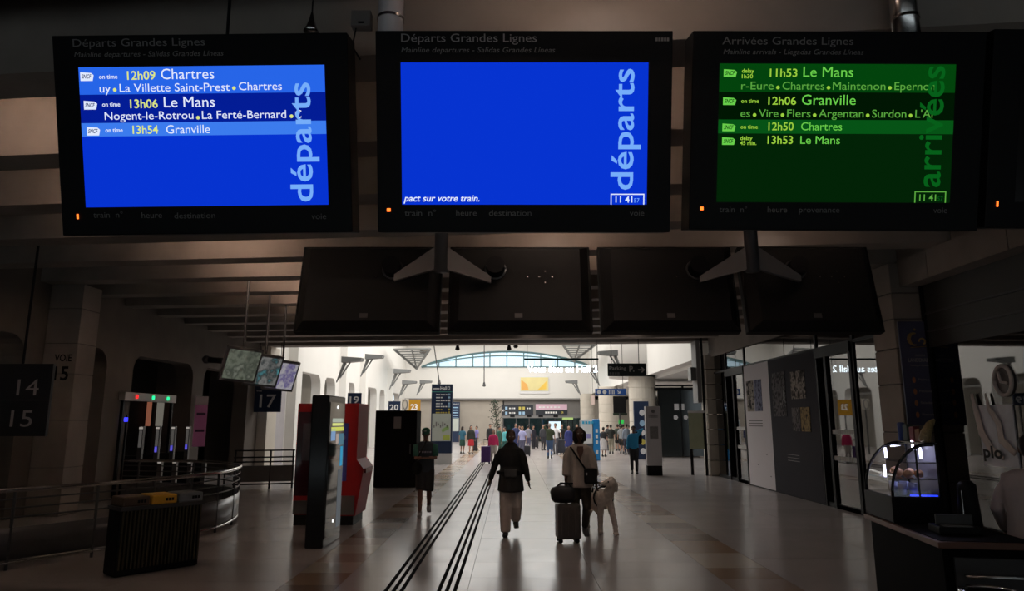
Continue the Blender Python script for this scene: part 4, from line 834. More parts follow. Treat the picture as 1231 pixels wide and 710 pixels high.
# things on top of case
cup_b = thing('blue_canister', 'blue canister on top of the pastry case', 'canister', CSM @ Vector((.47, 1.0, .676))); obj('can', lathe(B(), [(.03, 0), (.033, .01), (.033, .16), (.02, .17)], 16), mat('can_blue', (.03, .06, .2), .4), cup_b, smooth=True)
for i, (y0, m, lb) in enumerate(((6.62, mat('box_green', (.04, .06, .05), .5), 'dark green box on top of the pastry case'), (6.45, mat('box_red', (.16, .02, .025), .5), 'dark red packet on top of the pastry case'), (6.3, mat('box_orange', (.22, .09, .03), .5), 'orange brown packet on top of the pastry case'))):
    c_ = thing('snack_box', lb, 'box', CSM @ Vector((.49, (y0-6.3)*1.4+.36, .676))); obj('carton', box(B(), -.03, .03, -.035, .035, 0, .15-.02*i, bev=.006), m, c_); obj('flap', box(B(), -.03, .03, -.035, .0, .15-.02*i, .154-.02*i), m, c_)
c_ = thing('patterned_bag', 'leaning gold patterned paper bag on top of the pastry case', 'bag', CSM @ Vector((.49, .12, .676)))
bm = B(); tube(bm, [(-.03, 0, .015), (-.01, 0, .08), (.03, 0, .15), (.07, 0, .19)], [(.05, .035), (.045, .035), (.035, .025), (.015, .015)], 12); obj('paper', bm, mat('bag_gold', (.22, .16, .07), .5, 0, .9, 60), c_, smooth=True)
c_ = thing('card_reader', 'small dark till terminal on the counter beside pastry case', 'terminal', (3.38, 5.45, .951), R(-10)); obj('base', box(B(), -.14, .16, -.1, .12, 0, .06, bev=.01), black, c_); obj('screen', box(B(), -.12, .14, -.0, .03, .06, .14, M=None, bev=.008), dgrey, c_); obj('keypad', B_box(-.1, .1, -.09, -.01, .06, .066), mat('keypad', (.15, .15, .15), .5), c_)
c_ = thing('napkin_stand', 'tall black rounded stand on the counter right of the case', 'stand', (3.66, 5.68, .951)); obj('body', tube(B(), [(0, 0, .02), (0, 0, .34)], [(.085, .08), (.07, .06)], 16), black, c_, smooth=True); obj('steel_edge', tube(B(), [(-.09, -.06, .02), (-.08, -.05, .3)], [.006]*2, 6), steel, c_)
# chrome rim, lower right corner
p = G(1192, 716, .70); c_ = thing('chrome_bin', 'round bin with shiny chrome rim at the bottom right corner', 'bin', (p.x, p.y, 0))
bm = B(); tube(bm, [(.17*math.cos(R(a)), .17*math.sin(R(a)), .72) for a in range(0, 361, 15)], [.014]*25, 8, cap=0); obj('rim', bm, chrome, c_, smooth=True); obj('barrel', lathe(B(), [(.13, 0), (.165, .71), (.15, .71), (.12, .02)], 24), blackg, c_, smooth=True)
# ------------------------------------------------------------------ potted tree and baggage
p = G(597, 535); t = thing('potted_olive_tree', 'tall thin potted tree in front of the back wall', 'tree', (P(597, 530, 54).x, 54, 0))
obj('pot', lathe(B(), [(.35, 0), (.5, .7), (.45, .7), (.4, .6)], 16), mat('pot', (.05, .04, .05), .6), t)
bm = B(); tube(bm, [(0, 0, .6), (.05, 0, 1.6), (-.1, 0, 2.6), (-.2, 0, 3.2)], [.07, .06, .04, .02], 6)
for i in range(9): a = random.uniform(0, 6.28); z = 1.4+i*.2; tube(bm, [(0, 0, z), (.45*math.cos(a), .3*math.sin(a), z+.35)], [.03, .012], 5)
obj('trunk', bm, mat('bark', (.05, .04, .03), .8), t)
bm = B()
for i in range(220):
    z = random.uniform(1.3, 3.35); r = .55*(1-abs(z-1.9)/2.2)+.05; a = random.uniform(0, 6.28); c0 = Vector((r*math.cos(a)*random.random()-.1*(z-1.3), r*math.sin(a), z)); d_ = Vector((random.uniform(-1, 1), random.uniform(-1, 1), random.uniform(-.3, 1))).normalized()*.16; s_ = d_.cross(Vector((.3, 1, .2))).normalized()*.035
    bm.faces.new([bm.verts.new(c0), bm.verts.new(c0+d_*.5+s_), bm.verts.new(c0+d_), bm.verts.new(c0+d_*.5-s_)])
obj('foliage', bm, mat('leaf_dark', (.03, .05, .03), .7), t, kind='stuff')
def suitcase(label, px, py, wpx, hpx, m, rz=0, handle=True, d=.28, group=None):
    a = G(px, py); sc = a.y/820*1.0; W, H = wpx*sc, hpx*sc
    t = thing('suitcase', label, 'suitcase', a, rz, group)
    obj('shell', box(B(), -W/2, W/2, -d/2, d/2, .06, H, bev=.03), m, t, smooth=False)
    for i in range(3): x = -W/2+W*(i+.75)/3.5; obj('shell_rib', box(B(), x-.02, x+.02, -d/2-.008, -d/2+.01, .12, H-.06, bev=.003), m, t)
    for sx in (-1, 1):
        for sy in (-1, 1): obj('wheel', tube(B(), [(sx*(W/2-.05)-.015, sy*(d/2-.05), .035), (sx*(W/2-.05)+.015, sy*(d/2-.05), .035)], [.033]*2, 12), black, t, smooth=True)
    if handle:
        for sx in (-.09, .09): obj('handle_rod', tube(B(), [(sx, d/2-.04, H-.02), (sx, d/2-.04, H+.28)], [.009]*2, 6), grey, t)
        obj('handle', tube(B(), [(-.1, d/2-.04, H+.28), (.1, d/2-.04, H+.28)], [.015]*2, 8), black, t, smooth=True)
    return t, W, H
sc1, Wc, Hc = suitcase('tall grey ribbed cabin suitcase pulled by woman in beige jacket', 683, 651.5, 27, 43, mat('case_taupe', (.09, .078, .07), .4), R(6), True)
bg = thing('black_travel_bag', 'soft black bag resting on top of the grey suitcase', 'bag', sc1.location+Vector((-.07, 0, Hc)))
bm = B(); tube(bm, [(-.15, 0, .12), (-.06, 0, .135), (.06, 0, .13), (.15, 0, .125)], [(.13, .11), (.145, .13), (.145, .13), (.12, .11)], 16, ref=(0, 1, 0), cap=.3); obj('bag_body', bm, mat('bag_black', (.008, .008, .009), .6, 0, 0, 3, .3), bg, smooth=True)
obj('carry_strap', tube(B(), [(-.12, 0, .22), (-.03, 0, .3), (.08, 0, .3), (.14, 0, .22)], [.012]*4, 8), black, bg, smooth=True)
suitcase('large purple suitcase held by the traveller in a pink jacket', 584, 557, 11, 20, mat('case_purple', (.06, .02, .12), .45), 0, True)
suitcase('large dark grey suitcase beside the man in olive shirt', 674, 545.5, 12, 17, mat('case_slate', (.05, .055, .075), .5), 0, True)
suitcase('black suitcase near the back doors left of the olive shirt man', 643, 538.5, 8.5, 14, mat('case_black', (.02, .02, .025), .5), 0, False)
suitcase('small black suitcase right of the woman in black coat', 634, 548, 7, 12, mat('case_black', (.02, .02, .025), .5), 0, False)
suitcase('black suitcase leaning beside the red skirt woman', 571, 542, 6, 13, mat('case_black', (.02, .02, .025), .5), 0, False)
# ------------------------------------------------------------------ people
def ik(a, b, l1, l2, pole):
    a, b = Vector(a), Vector(b); d = b-a; L = min(d.length, (l1+l2)*.999); dn = d.normalized(); b = a+dn*L
    x = (l1*l1-l2*l2+L*L)/(2*L); h = math.sqrt(max(l1*l1-x*x, 0)); pl_ = Vector(pole)-dn*Vector(pole).dot(dn); pl_.normalize()
    return a+dn*x+pl_*h, b
def remesh(o, vox, it=4, fac=.5): REMESH.append((o, vox, it, fac)); return o
def person(label, px, foot, head, face=0, top=(.1, .1, .1), bottom=(.1, .1, .1), hair='short', hairm=None, skinm=None, sleeve='long', legs='trousers', stride=.0, stag=0,
           hands=None, group=None, fine=False, coat=0, wide=1.0, shoes=(.03, .03, .03), loc=None, H=None, lift=0, hood=0, headturn=0, headtilt=0, lean=0, bulk=1.0, rough=.8):
    g = Vector(loc) if loc is not None else G(px, foot)
    if H is None:
        H = P(px, head, g.y).z
    s = H/1.7
    t = thing('person', label, 'person', g, R(face), group)
    skinm = skinm or skin_m; hairm = hairm or hair_m
    vox = .009 if fine else .028
    T = Matrix.Scale(s, 4)
    mt_ = mat('cloth_%.3f_%.3f_%.3f' % top, top, rough, 0, .12, 9, .3 if fine else 0); mb_ = mat('cloth_%.3f_%.3f_%.3f' % bottom, bottom, rough, 0, .12, 9, .3 if fine else 0); ms_ = mat('shoe_%.3f_%.3f_%.3f' % shoes, shoes, .5)
    hy = -lean
    hipz = .90-abs(stride)*.05
    # legs
    J = {}
    for sx in (-1, 1):
        fw = stride if sx == (1 if stag >= 0 else -1) else -stride
        rear_ = fw < 0
        ank = Vector((sx*.085, -fw*.5, .085+(lift if rear_ else 0)+(.05 if rear_ and fw < -.1 else 0)))
        kn, ank = ik((sx*.09, 0, hipz), ank, .42, .41, (0, -1, 0)); J['k', sx] = kn; J['a', sx] = ank
    sh = Vector((0, hy, 0))
    bm = B(); chest = []
    tube(bm, [(0, 0, hipz-.05), (0, 0, hipz+.03), (0, hy*.3, 1.08), (0, hy*.7, 1.27), (0, hy, 1.385), (0, hy, 1.43)], [(.14, .10), (.155, .105), (.125, .09), (.155, .105), (.165, .085), (.08, .06)], 16)
    tube(bm, [(0, hy, 1.38), (0, hy-.01, 1.47), (0, hy-.015, 1.54)], [.062, .052, .052], 12)
    for sx in (-1, 1):
        tube(bm, [(sx*.085, 0, hipz), J['k', sx].lerp(Vector((sx*.09, 0, hipz)), .5), J['k', sx], J['k', sx].lerp(J['a', sx], .35)+Vector((0, .015, 0)), J['a', sx]], [.088, .072, .052, .055, .036], 12)
        a = J['a', sx]; tilt_ = -.04 if a.z > .1 else 0
        tube(bm, [a+Vector((0, .045, -.04)), a+Vector((0, -.05, -.045+tilt_)), a+Vector((sx*.01, -.15, -.055+tilt_*2))], [(.032, .034), (.038, .028), (.03, .016)], 10)
    hands = hands or {-1: (-.25, -.05, .82), 1: (.25, -.05, .82)}
    W_ = {}
    for sx in (-1, 1):
        shp = Vector((sx*.175, hy, 1.37)); el, wr_ = ik(shp, hands[sx], .27, .25, (sx*.5, .6, -.2)); W_[sx] = (shp, el, wr_)
        tube(bm, [shp-Vector((sx*.03, 0, 0)), shp.lerp(el, .45), el, el.lerp(wr_, .4), wr_], [.052, .045, .036, .034, .024], 12)
        d = (wr_-el).normalized(); 
        side = Vector((0, 1, 0))-d*d.y if abs(d.y) < .8 else Vector((1, 0, 0))-d*d.x
        side.normalize(); nrm = d.cross(side)
        tube(bm, [wr_, wr_+d*.04, wr_+d*.085], [(.028, .020), (.042, .022), (.040, .019)], 10, ref=side)
        if fine:
            for fi, (o_, ln) in enumerate(((-.030, .066), (-.010, .076), (.010, .072), (.029, .056))):
                b0 = wr_+d*.078+side*o_; curl = nrm*(.012*(1 if sx > 0 else -1))
                tube(bm, [b0, b0+d*ln*.5+curl*.5, b0+d*ln*.85+curl*1.8], [.0095, .0088, .0075], 8)
            b0 = wr_+d*.03-side*.032; tube(bm, [b0, b0+d*.035-side*.022, b0+d*.062-side*.028], [.011, .010, .008], 8)
        else: tube(bm, [wr_+d*.08, wr_+d*.15], [(.034, .013), (.024, .012)], 8, ref=side)
    # head
    hd = B(); ball(hd, (0, 0, .035), (.074, .092, .095), 20, 14); tube(hd, [(0, -.022, .0), (0, -.038, -.055)], [(.060, .065), (.036, .040)], 14); ball(hd, (0, -.07, -.012), (.045, .03, .05))
    tube(hd, [(0, -.088, .035), (0, -.112, -.002)], [.009, .014], 8); ball(hd, (0, -.095, -.035), (.026, .012, .010)); ball(hd, (0, -.080, -.07), (.024, .018, .016))
    for sx in (-1, 1): ball(hd, (sx*.075, .005, .015), (.012, .022, .032)); ball(hd, (sx*.03, -.085, .045), (.02, .012, .008))
    HM = Matrix.Translation((0, hy-.02, 1.572)) @ Matrix.Rotation(R(headturn), 4, 'Z') @ Matrix.Rotation(R(headtilt), 4, 'X')
    bmesh.ops.transform(hd, matrix=HM, verts=hd.verts[:]); me = bpy.data.meshes.new('tmp'); hd.to_mesh(me); hd.free(); bm.from_mesh(me); bpy.data.meshes.remove(me)
    bmesh.ops.transform(bm, matrix=T, verts=bm.verts[:])
    remesh(obj('body', bm, skinm, t, True), vox)
    if fine:
        for sx in (-1, 1):
            bm = B(); ball(bm, (sx*.031, -.084, .028), (.014, .010, .009)); bmesh.ops.transform(bm, matrix=T @ HM, verts=bm.verts[:]); obj('eye', bm, mat('eye', (.5, .48, .45), .2), t, True)
    # hair
    bm = B(); hk = 1.0
    if hair != 'bald':
        ball(bm, (0, .012, .055), (.083, .092, .088), 18, 12); ball(bm, (0, .04, .02), (.08, .07, .085), 16, 10)
        if hair == 'long': tube(bm, [(0, .045, .04), (0, .06, -.08), (0, .07, -.22)], [(.085, .06), (.10, .05), (.09, .035)], 14)
        if hair == 'bob':
            tube(bm, [(0, .03, .06), (0, .035, -.05), (0, .035, -.11)], [(.10, .085), (.105, .075), (.08, .06)], 16)
            for sx in (-1, 1): tube(bm, [(sx*.08, -.02, .06), (sx*.09, -.02, -.08)], [.028, .022], 8)
        if hair == 'bun': ball(bm, (0, .09, .1), .045)
        bmesh.ops.transform(bm, matrix=T @ HM, verts=bm.verts[:]); remesh(obj('hair', bm, hairm, t, True), .012 if fine else .025, 3)
    # top
    bk = bulk; bm = B(); zb = hipz-.04-coat
    c1 = .03 if fine else .02
    rr = [(.165+c1*.6+coat*.25, .125+coat*.1+abs(stride)*min(.35, coat*3)), (.165+c1*.5+coat*.1, .13+abs(stride)*min(.2, coat*1.5)), (.145+c1, .115), (.17+c1*.6, .125), (.178, .105), (.095, .075)]
    tube(bm, [(0, 0, zb), (0, 0, hipz+.05), (0, hy*.3, 1.09), (0, hy*.7, 1.28), (0, hy, 1.395), (0, hy, 1.44)], [(a*bk, b*bk) for a, b in rr], 20, cap=.03)
    for sx in (-1, 1):
        shp, el, wr_ = W_[sx]; w0 = 1+(wide-1)*.2
        if sleeve == 'long': tube(bm, [shp-Vector((sx*.04, 0, .01)), shp.lerp(el, .5), el, el.lerp(wr_, .5), wr_], [.068*w0, .06*w0, .053*w0, .047*w0, .038*w0], 12, cap=.2)
        elif sleeve == 'rolled': tube(bm, [shp-Vector((sx*.04, 0, .01)), shp.lerp(el, .5), el, el.lerp(wr_, .6)], [.075, .072, .068, .066], 12, cap=.1)
        else: tube(bm, [shp-Vector((sx*.04, 0, .01)), shp.lerp(el, .45), shp.lerp(el, .8)], [.07, .064, .06], 12, cap=.2)
    if hood: tube(bm, [(0, hy+.01, 1.36), (0, hy+.015, 1.44), (0, hy+.02, 1.50)], [(.17, .12), (.12, .105), (.075, .07)], 16, cap=.1)
    bmesh.ops.transform(bm, matrix=T, verts=bm.verts[:]); topo = remesh(obj('coat' if coat > .1 else 'shirt', bm, mt_, t, True), .012 if fine else vox)
    # bottom
    bm = B(); tube(bm, [(0, 0, hipz+.06), (0, 0, hipz-.06)], [(.15, .115), (.17, .125)], 16)
    if legs == 'skirt': tube(bm, [(0, 0, hipz+.05), (0, 0, hipz-.1), (0, -.01, .48)], [(.15, .12), (.18, .14), (.2, .16)], 18, cap=.1)
    elif legs == 'dress': tube(bm, [(0, 0, 1.1), (0, 0, hipz), (0, -.01, .38)], [(.15, .12), (.19, .14), (.24, .19)], 18, cap=.1)
    else:
        for sx in (-1, 1):
            h0 = Vector((sx*.088, 0, hipz)); kn = J['k', sx]; an = J['a', sx]
            if legs == 'shorts': tube(bm, [h0, h0.lerp(kn, .5), h0.lerp(kn, .97)], [(.105, .11), (.10, .105), (.095, .1)], 14, cap=.15)
            else: tube(bm, [h0, h0.lerp(kn, .5), kn, kn.lerp(an, .5), an+Vector((0, 0, -.01))], [.105, .09*wide**.4, .068*wide, .064*wide, .055*wide], 14, cap=.15)
    bmesh.ops.transform(bm, matrix=T, verts=bm.verts[:]); remesh(obj({'skirt': 'skirt', 'dress': 'dress', 'shorts': 'shorts'}.get(legs, 'trousers'), bm, mb_, t, True), .012 if fine else vox)
    for sx in (-1, 1):
        a = J['a', sx]; bm = B(); tl = -.04 if a.z > .1 else 0
        tube(bm, [a+Vector((0, .055, -.04)), a+Vector((0, -.04, -.042+tl)), a+Vector((sx*.01, -.165, -.052+tl*2))], [(.042, .046), (.05, .044), (.042, .028)], 12)
        tube(bm, [a+Vector((0, .02, -.02)), a+Vector((0, .01, .03))], [.048, .045], 10)
        bmesh.ops.transform(bm, matrix=T, verts=bm.verts[:])
        for v in bm.verts: v.co.z = max(v.co.z, (a.z-.085+(tl*1.5 if a.z > .1 else 0))*s if a.z > .1 else 0.002)
        obj('shoe', bm, ms_, t, True)
    return t, s, W_, HM
# near walkers
pw, s_, Wj, HM = person('person in black jacket and wide pale trousers walking toward the camera', 617, 643, 517, 0, (.016, .015, .014), (.60, .53, .48), 'bun', hair_b, skin_d, 'long', 'trousers', .42, -1,
    {-1: (-.36, .02, .84), 1: (.31, -.08, .80)}, fine=True, coat=.14, wide=1.5, bulk=1.04, hood=1, lift=.10, headturn=8, loc=(G(614, 642).x, G(614, 642).y, 0))
bm = B(); box(bm, -.17, .17, .02, .1, .0, .1); bm.free()
bb = thing('waist_bag', 'dark pouch belt worn at the waist of the person in black jacket', 'bag', pw.location+Vector((0, 0, 1.0*s_)))
bm = B(); tube(bm, [(.215*math.cos(R(a)), .165*math.sin(R(a)), 0) for a in range(0, 361, 20)], [(.022, .03)]*19, 8, cap=0); obj('belt', bm, black, bb, smooth=True); obj('pouch', box(B(), -.1, .1, -.22, -.155, -.06, .06, bev=.015), dgrey, bb)
pm, s_, Wm, HMm = person('person in green sleeved shirt, dark shorts and cap looking at a phone', 510, 619, 514.5, 6, (.012, .022, .035), (.008, .008, .010), 'short', hair_m, mat('skin_mid', (.20, .10, .07), .55), 'short', 'shorts', .42, -1,
    {-1: (-.04, -.26, 1.13), 1: (.05, -.26, 1.13)}, fine=True, shoes=(.35, .33, .32), headtilt=22, bulk=1.02, lift=.06)
for sx in (-1, 1):
    shp, el, wr_ = Wm[sx]; bm = B(); tube(bm, [shp, shp.lerp(el, .5), shp.lerp(el, .84)], [.076, .07, .066], 14, cap=.1); bmesh.ops.transform(bm, matrix=Matrix.Scale(s_, 4), verts=bm.verts[:]); obj('sleeve', bm, mat('sleeve_green', (.02, .12, .09), .7), pm, True, label='green sleeve')
bm = B(); ball(bm, (0, 0, .085), (.088, .1, .06)); tube(bm, [(0, -.05, .09), (0, -.15, .075)], [(.07, .012), (.05, .008)], 12); bmesh.ops.transform(bm, matrix=Matrix.Scale(s_, 4) @ HMm, verts=bm.verts[:]); obj('cap', bm, mat('cap_green', (.02, .13, .07), .6, 0, .5, 30), pm, True, label='green and white cap')
bm = B(); ball(bm, (-.02, -.085, .115), (.03, .012, .02)); bmesh.ops.transform(bm, matrix=Matrix.Scale(s_, 4) @ HMm, verts=bm.verts[:]); obj('cap_badge', bm, white, pm, True)
[obj('chest_print', B_box(x*s_, (x+.035)*s_, -.165*s_, -.15*s_, 1.22*s_, 1.25*s_), mat('chest_ink', (.25, .25, .35), .6), pm) for x in (-.12, -.07, -.02, .03, .08)]
ph = thing('mobile_phone', 'dark mobile phone held by the person in green sleeves and cap', 'phone', pm.matrix_basis @ Vector((0, -.34*s_, 1.15*s_)), R(6)); obj('body', box(B(), -.075, .075, -.03, .05, -.006, .006, bev=.004), black, ph); obj('lens', box(B(), .05, .06, -.025, -.015, -.008, -.006), grey, ph)
sb = thing('shoulder_bag', 'dark bag at the hip of the person in shorts', 'bag', pm.matrix_basis @ Vector((-.15*s_, -.12*s_, .92*s_)), 0)
bm = B(); ball(bm, (-.01, 0, 0), (.10, .06, .13)); obj('pouch', bm, mat('bag_dk', (.008, .008, .008), .7, spec=.1), sb, smooth=True); obj('strap', tube(B(), [(-.05, 0, .1), (.06, -.05, .3), (.16, 0, .52)], [(.015, .006)]*3, 6), black, sb)
pf, s_, Wf, HMf = person('person with dark bobbed hair in beige jacket and dark trousers', 695, 652, 513.5, 0, (.54, .47, .41), (.04, .032, .02), 'bob', hair_m, skin_d, 'rolled', 'trousers', .3, -1,
    {-1: (-.23, -.12, .84), 1: (.24, -.12, .85)}, fine=True, coat=.06, wide=.95, bulk=1.05, lift=.05, headtilt=-6, shoes=(.14, .13, .13), loc=(G(699, 649).x, G(699, 649).y+.1, 0), headturn=8)
bm = B(); prism(bm, [(-.045, 1.41), (.045, 1.41), (.05, 1.34), (0, 1.2), (-.05, 1.34)], 'xz', -.165, -.12); bmesh.ops.transform(bm, matrix=Matrix.Scale(s_, 4), verts=bm.verts[:]); obj('open_neckline', bm, skin_d, pf)
bm = B(); tube(bm, [(-.15, -.13, 1.40), (-.02, -.175, 1.2), (.12, -.17, 1.0)], [(.014, .006)]*3, 6); bmesh.ops.transform(bm, matrix=Matrix.Scale(s_, 4), verts=bm.verts[:]); obj('crossbody_strap', bm, black, pf)
cb = thing('camera_bag', 'small black crossbody bag on the person in beige jacket', 'bag', pf.matrix_basis @ Vector((.14*s_, -.22*s_, .98*s_))); obj('pouch', box(B(), -.09, .11, -.05, .05, -.13, .10, bev=.025), black, cb); obj('buckle', ball(B(), (-.06, -.055, .02), (.014, .008, .02)), white, cb)
# dog
dg_ = G(726, 641); dog = thing('dog', 'large curly cream dog standing beside the person in beige jacket', 'dog', (dg_.x, dg_.y, 0), R(0))
fur = mat('fur_cream', (.72, .64, .57), .95, 0, .25, 25, .8)
bm = B()
tube(bm, [(.03, -.03, .47), (.035, .0, .52), (-.02, .18, .54), (-.08, .40, .53), (-.13, .56, .52)], [(.10, .12), (.125, .16), (.13, .15), (.11, .13), (.11, .12)], 16)       # trunk runs away from the camera
tube(bm, [(.06, -.03, .57), (.10, -.06, .68), (.12, -.08, .75)], [.105, .082, .07], 14)                                              # neck
ball(bm, (.12, -.10, .80), (.085, .095, .082)); tube(bm, [(.06, -.14, .80), (-.02, -.18, .80), (-.075, -.20, .80)], [(.055, .055), (.042, .043), (.034, .033)], 10)     # skull, muzzle to the left
ball(bm, (.13, -.09, .86), (.06, .06, .04))
for ex, ey, w_ in ((.20, -.09, 1), (.07, -.02, .8)): tube(bm, [(ex-.025, ey, .83), (ex+.008, ey+.01, .76), (ex+.005, ey+.01, .67)], [(.025*w_, .045), (.034*w_, .055), (.022*w_, .04)], 10)
tube(bm, [(-.035, -.03, .48), (-.055, -.03, .32), (-.055, -.02, .18), (-.058, -.03, .06)], [.068, .052, .043, .040], 12); tube(bm, [(-.058, -.01, .03), (-.06, -.09, .025)], [(.046, .03), (.044, .026)], 10)
tube(bm, [(.10, -.04, .48), (.13, -.09, .33), (.155, -.16, .19), (.165, -.20, .065)], [.068, .052, .043, .040], 12); tube(bm, [(.166, -.18, .034), (.17, -.26, .028)], [(.046, .03), (.044, .026)], 10)
for hx, fx, dy in ((-.17, -.20, .0), (-.04, .03, .12)):
    tube(bm, [(hx, .55+dy*.3, .48), (hx-.01, .46+dy, .33), (fx+.01, .62+dy, .20), (fx, .60+dy, .06)], [.09, .07, .045, .038], 12); tube(bm, [(fx, .61+dy, .03), (fx, .53+dy, .025)], [(.044, .03), (.042, .026)], 10)
tube(bm, [(-.12, .62, .58), (-.14, .72, .66), (-.13, .74, .78)], [.035, .04, .035], 10)
o = obj('body', bm, fur, dog, True); REMESH.append((o, .011, 2, .4, 'fur'))
obj('nose', ball(B(), (-.112, -.215, .815), (.024, .022, .02)), black, dog, smooth=True); obj('eye', ball(B(), (.065, -.185, .825), .014), black, dog, smooth=True); obj('eye', ball(B(), (.025, -.12, .84), .012), black, dog, smooth=True)
obj('mouth', tube(B(), [(-.10, -.225, .775), (-.05, -.222, .762), (.02, -.205, .757)], [.011]*3, 6), black, dog, smooth=True)
hn = thing('dog_harness', 'black harness and lead worn by the cream dog', 'harness', dog.location+Vector((0, 0, .52)))
bm = B(); tube(bm, [(.02+.165*math.cos(R(a)), .1+.02*math.cos(R(a)), .03+.175*math.sin(R(a))) for a in range(0, 361, 20)], [(.012, .016)]*19, 8, cap=0); obj('chest_strap', bm, black, hn, smooth=True)
hw = pf.matrix_basis @ (Wf[1][2]*s_) - hn.location
obj('lead', tube(B(), smooth_path([(-.08, .1, .2), (-.18, .02, .22), tuple(hw+Vector((.02, -.03, -.12)))], 5), [.012]*11, 8), black, hn, smooth=True); obj('harness_handle', tube(B(), [(-.08, .08, .2), (-.13, .08, .3), (-.16, .1, .12)], [.015]*3, 8), black, hn, smooth=True)
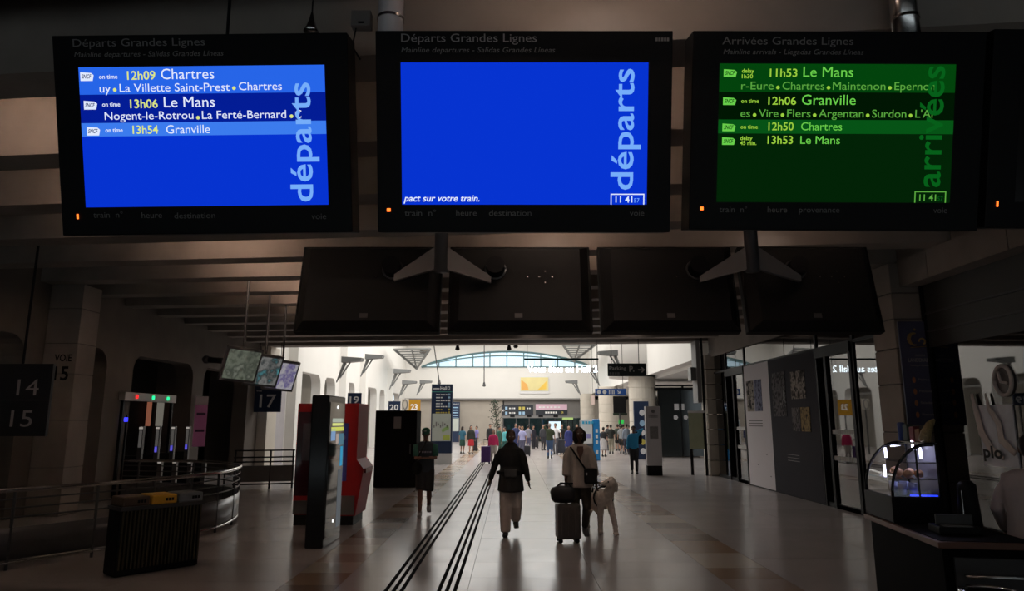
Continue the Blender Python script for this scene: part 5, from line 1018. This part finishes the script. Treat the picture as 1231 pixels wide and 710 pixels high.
# far people
NV = (.03, .04, .12)
far_people = [
 ('person in teal top and dark green skirt left of the red skirt', 555.6, 545, 512, 160, (.03, .13, .2), (.02, .07, .05), dict(legs='skirt', hair='long', sleeve='short')),
 ('long haired person in black top and red skirt', 566, 545.5, 511, 20, (.02, .025, .02), (.45, .02, .03), dict(legs='skirt', hair='long')),
 ('person in lilac shirt behind the red skirt', 573, 541.5, 511.5, -60, (.22, .2, .5), (.03, .03, .06), dict(sleeve='short', stride=.2)),
 ('person in black coat behind the pink jacket', 589, 543, 509, 30, (.02, .02, .022), (.03, .03, .03), dict(coat=.15)),
 ('person in bright pink jacket and beige trousers holding purple suitcase', 593, 556.5, 515.5, 5, (.62, .03, .14), (.42, .38, .34), dict(hair='long')),
 ('person in dark green top at left of the cyan shirt', 600, 546, 512, 60, (.03, .1, .07), (.03, .08, .06), {}),
 ('person in cyan shirt bending among luggage', 607, 549, 513, -50, (.12, .5, .55), (.02, .09, .08), dict(sleeve='short')),
 ('person in navy with bright white collar behind black jacket head', 620, 544, 508.5, 10, NV, NV, {}),
 ('person in lavender top right of the black jacket walker', 628, 548, 512, -20, (.42, .42, .7), (.1, .1, .16), dict(sleeve='short', hairm=mat('blond', (.3, .17, .07), .6))),
 ('person in grey shirt near the glass doors', 635, 542, 510.5, 170, (.25, .25, .3), (.1, .1, .17), dict(sleeve='short')),
 ('person in black near the black suitcase by the doors', 641, 540, 511, 40, (.02, .02, .035), (.02, .02, .03), {}),
 ('person in olive shirt and blue jeans raising an arm', 661, 551, 508.5, 175, (.045, .06, .03), (.06, .12, .25), dict(sleeve='short', stride=.2, hands={-1: (-.28, .02, .85), 1: (.1, -.15, 1.62)}, hairm=mat('grey_hair', (.3, .25, .22), .6))),
 ('person in white tee right of the olive shirt', 668, 546, 508.5, -30, (.75, .76, .78), (.1, .1, .12), dict(sleeve='short', hands={-1: (-.3, -.1, 1.0), 1: (.4, -.2, 1.0)})),
 ('person in black behind the dark grey suitcase', 676, 545, 509.5, 0, (.018, .018, .02), (.02, .02, .02), {}),
 ('bald person in long navy blue coat', 684, 549, 511.5, 20, (.04, .05, .22), (.04, .05, .2), dict(hair='bald', coat=.3)),
 ('person in brown cap beside the blue kiosk', 694, 547, 510, 0, (.1, .07, .05), (.04, .04, .05), dict(hairm=mat('cap_tan', (.25, .15, .08), .6))),
 ('person in black top and long pale skirt right of blue kiosk', 726, 548.5, 513, 150, (.02, .02, .022), (.5, .48, .48), dict(legs='dress', sleeve='short')),
 ('person in black top and khaki trousers in the queue', 735, 545, 510, 170, (.02, .022, .02), (.28, .26, .2), dict(sleeve='short')),
 ('person in dark top and black shorts in the queue', 743, 541.5, 509.5, 190, (.05, .06, .05), (.012, .012, .012), dict(sleeve='short', legs='shorts')),
 ('person in pale grey shirt in the queue', 748, 545, 510, 170, (.32, .33, .34), (.02, .02, .02), dict(sleeve='short', legs='shorts')),
 ('person with navy backpack look in grey shirt at queue end', 754, 546.5, 509, 200, (.2, .24, .3), (.03, .03, .05), {}),
 ('person in cream top far back in the queue', 730, 538, 510.5, 180, (.5, .46, .42), (.2, .18, .16), {}),
 ('person in olive jacket far back in the queue', 739, 537.5, 510.5, 180, (.1, .1, .06), (.04, .04, .05), {}),
 ('person in dark blue far back near the queue end', 750, 538, 510, 150, (.03, .04, .09), (.05, .05, .07), {}),
 ('person in white shirt in front of the stone column in the queue', 757.5, 543, 510, 170, (.6, .6, .6), (.05, .05, .06), dict(sleeve='short')),
 ('person in black hooded top at the head of the queue', 731, 541, 510, 120, (.02, .02, .025), (.05, .05, .06), {}),
 ('person in sand jacket half hidden in the queue', 745.5, 540, 510, 200, (.35, .3, .22), (.03, .03, .04), {}),
 ('person in dark grey top near the bright screen', 653, 541, 510, 20, (.05, .05, .06), (.03, .03, .04), {}),
 ('person in pale top behind the lavender top', 624, 541, 511, 40, (.5, .5, .55), (.06, .06, .1), {}),
 ('person in bright blue jacket and black trousers on the phone', 763, 569, 511.5, -10, (.015, .22, .42), (.012, .012, .015), dict(stride=.16, skinm=skin_d, hands={-1: (-.24, -.05, .85), 1: (.12, -.16, 1.5)})),
]
for (lab, px, ft, hd_, fc, tp, bt, kw) in far_people: person(lab, px, ft, hd_, fc, tp, bt, **kw)
q = far_people[-1]; bp_ = thing('dark_backpack', 'dark backpack on the person in bright blue jacket', 'backpack', G(763, 569)+Vector((.2, .1, 1.05))); obj('bag', box(B(), -.12, .1, -.1, .12, -.05, .38, bev=.05), mat('bag_dk', (.02, .02, .02), .6), bp_); obj('pocket', box(B(), -.08, .06, -.13, -.1, 0, .15, bev=.02), black, bp_)
# person at right edge by counter
pe, se, We, HMe = person('person in pale grey jacket bending beside the counter at right edge', 0, 0, 0, 150, (.50, .43, .43), (.03, .025, .03), 'short', hair_m, skin_d, 'long', 'trousers', .1, 1,
    {-1: (-.22, -.35, .95), 1: (.22, -.30, .95)}, fine=True, coat=.08, loc=(4.06, 5.45, 0), H=1.68, lean=.10, bulk=1.25, headtilt=25)
# ------------------------------------------------------------------ bake the remeshed figures
tex = bpy.data.textures.new('curls', 'CLOUDS'); tex.noise_scale = .035
for r in REMESH:
    o, vox, it, fac = r[:4]
    m = o.modifiers.new('remesh', 'REMESH'); m.mode = 'VOXEL'; m.voxel_size = vox; m.use_smooth_shade = True
    if len(r) > 4: d = o.modifiers.new('fur', 'DISPLACE'); d.texture = tex; d.strength = .022; d.mid_level = .45
    m = o.modifiers.new('smooth', 'SMOOTH'); m.iterations = it; m.factor = fac
bpy.context.view_layer.update(); dgph = bpy.context.evaluated_depsgraph_get()
for r in REMESH:
    o = r[0]; me = bpy.data.meshes.new_from_object(o.evaluated_get(dgph)); mm = o.data.materials[0]; old = o.data
    me.materials.clear(); me.materials.append(mm); me.polygons.foreach_set('use_smooth', [True]*len(me.polygons)); o.modifiers.clear(); o.data = me
for me in list(_tc.values()):
    if me.users == 0: bpy.data.meshes.remove(me)
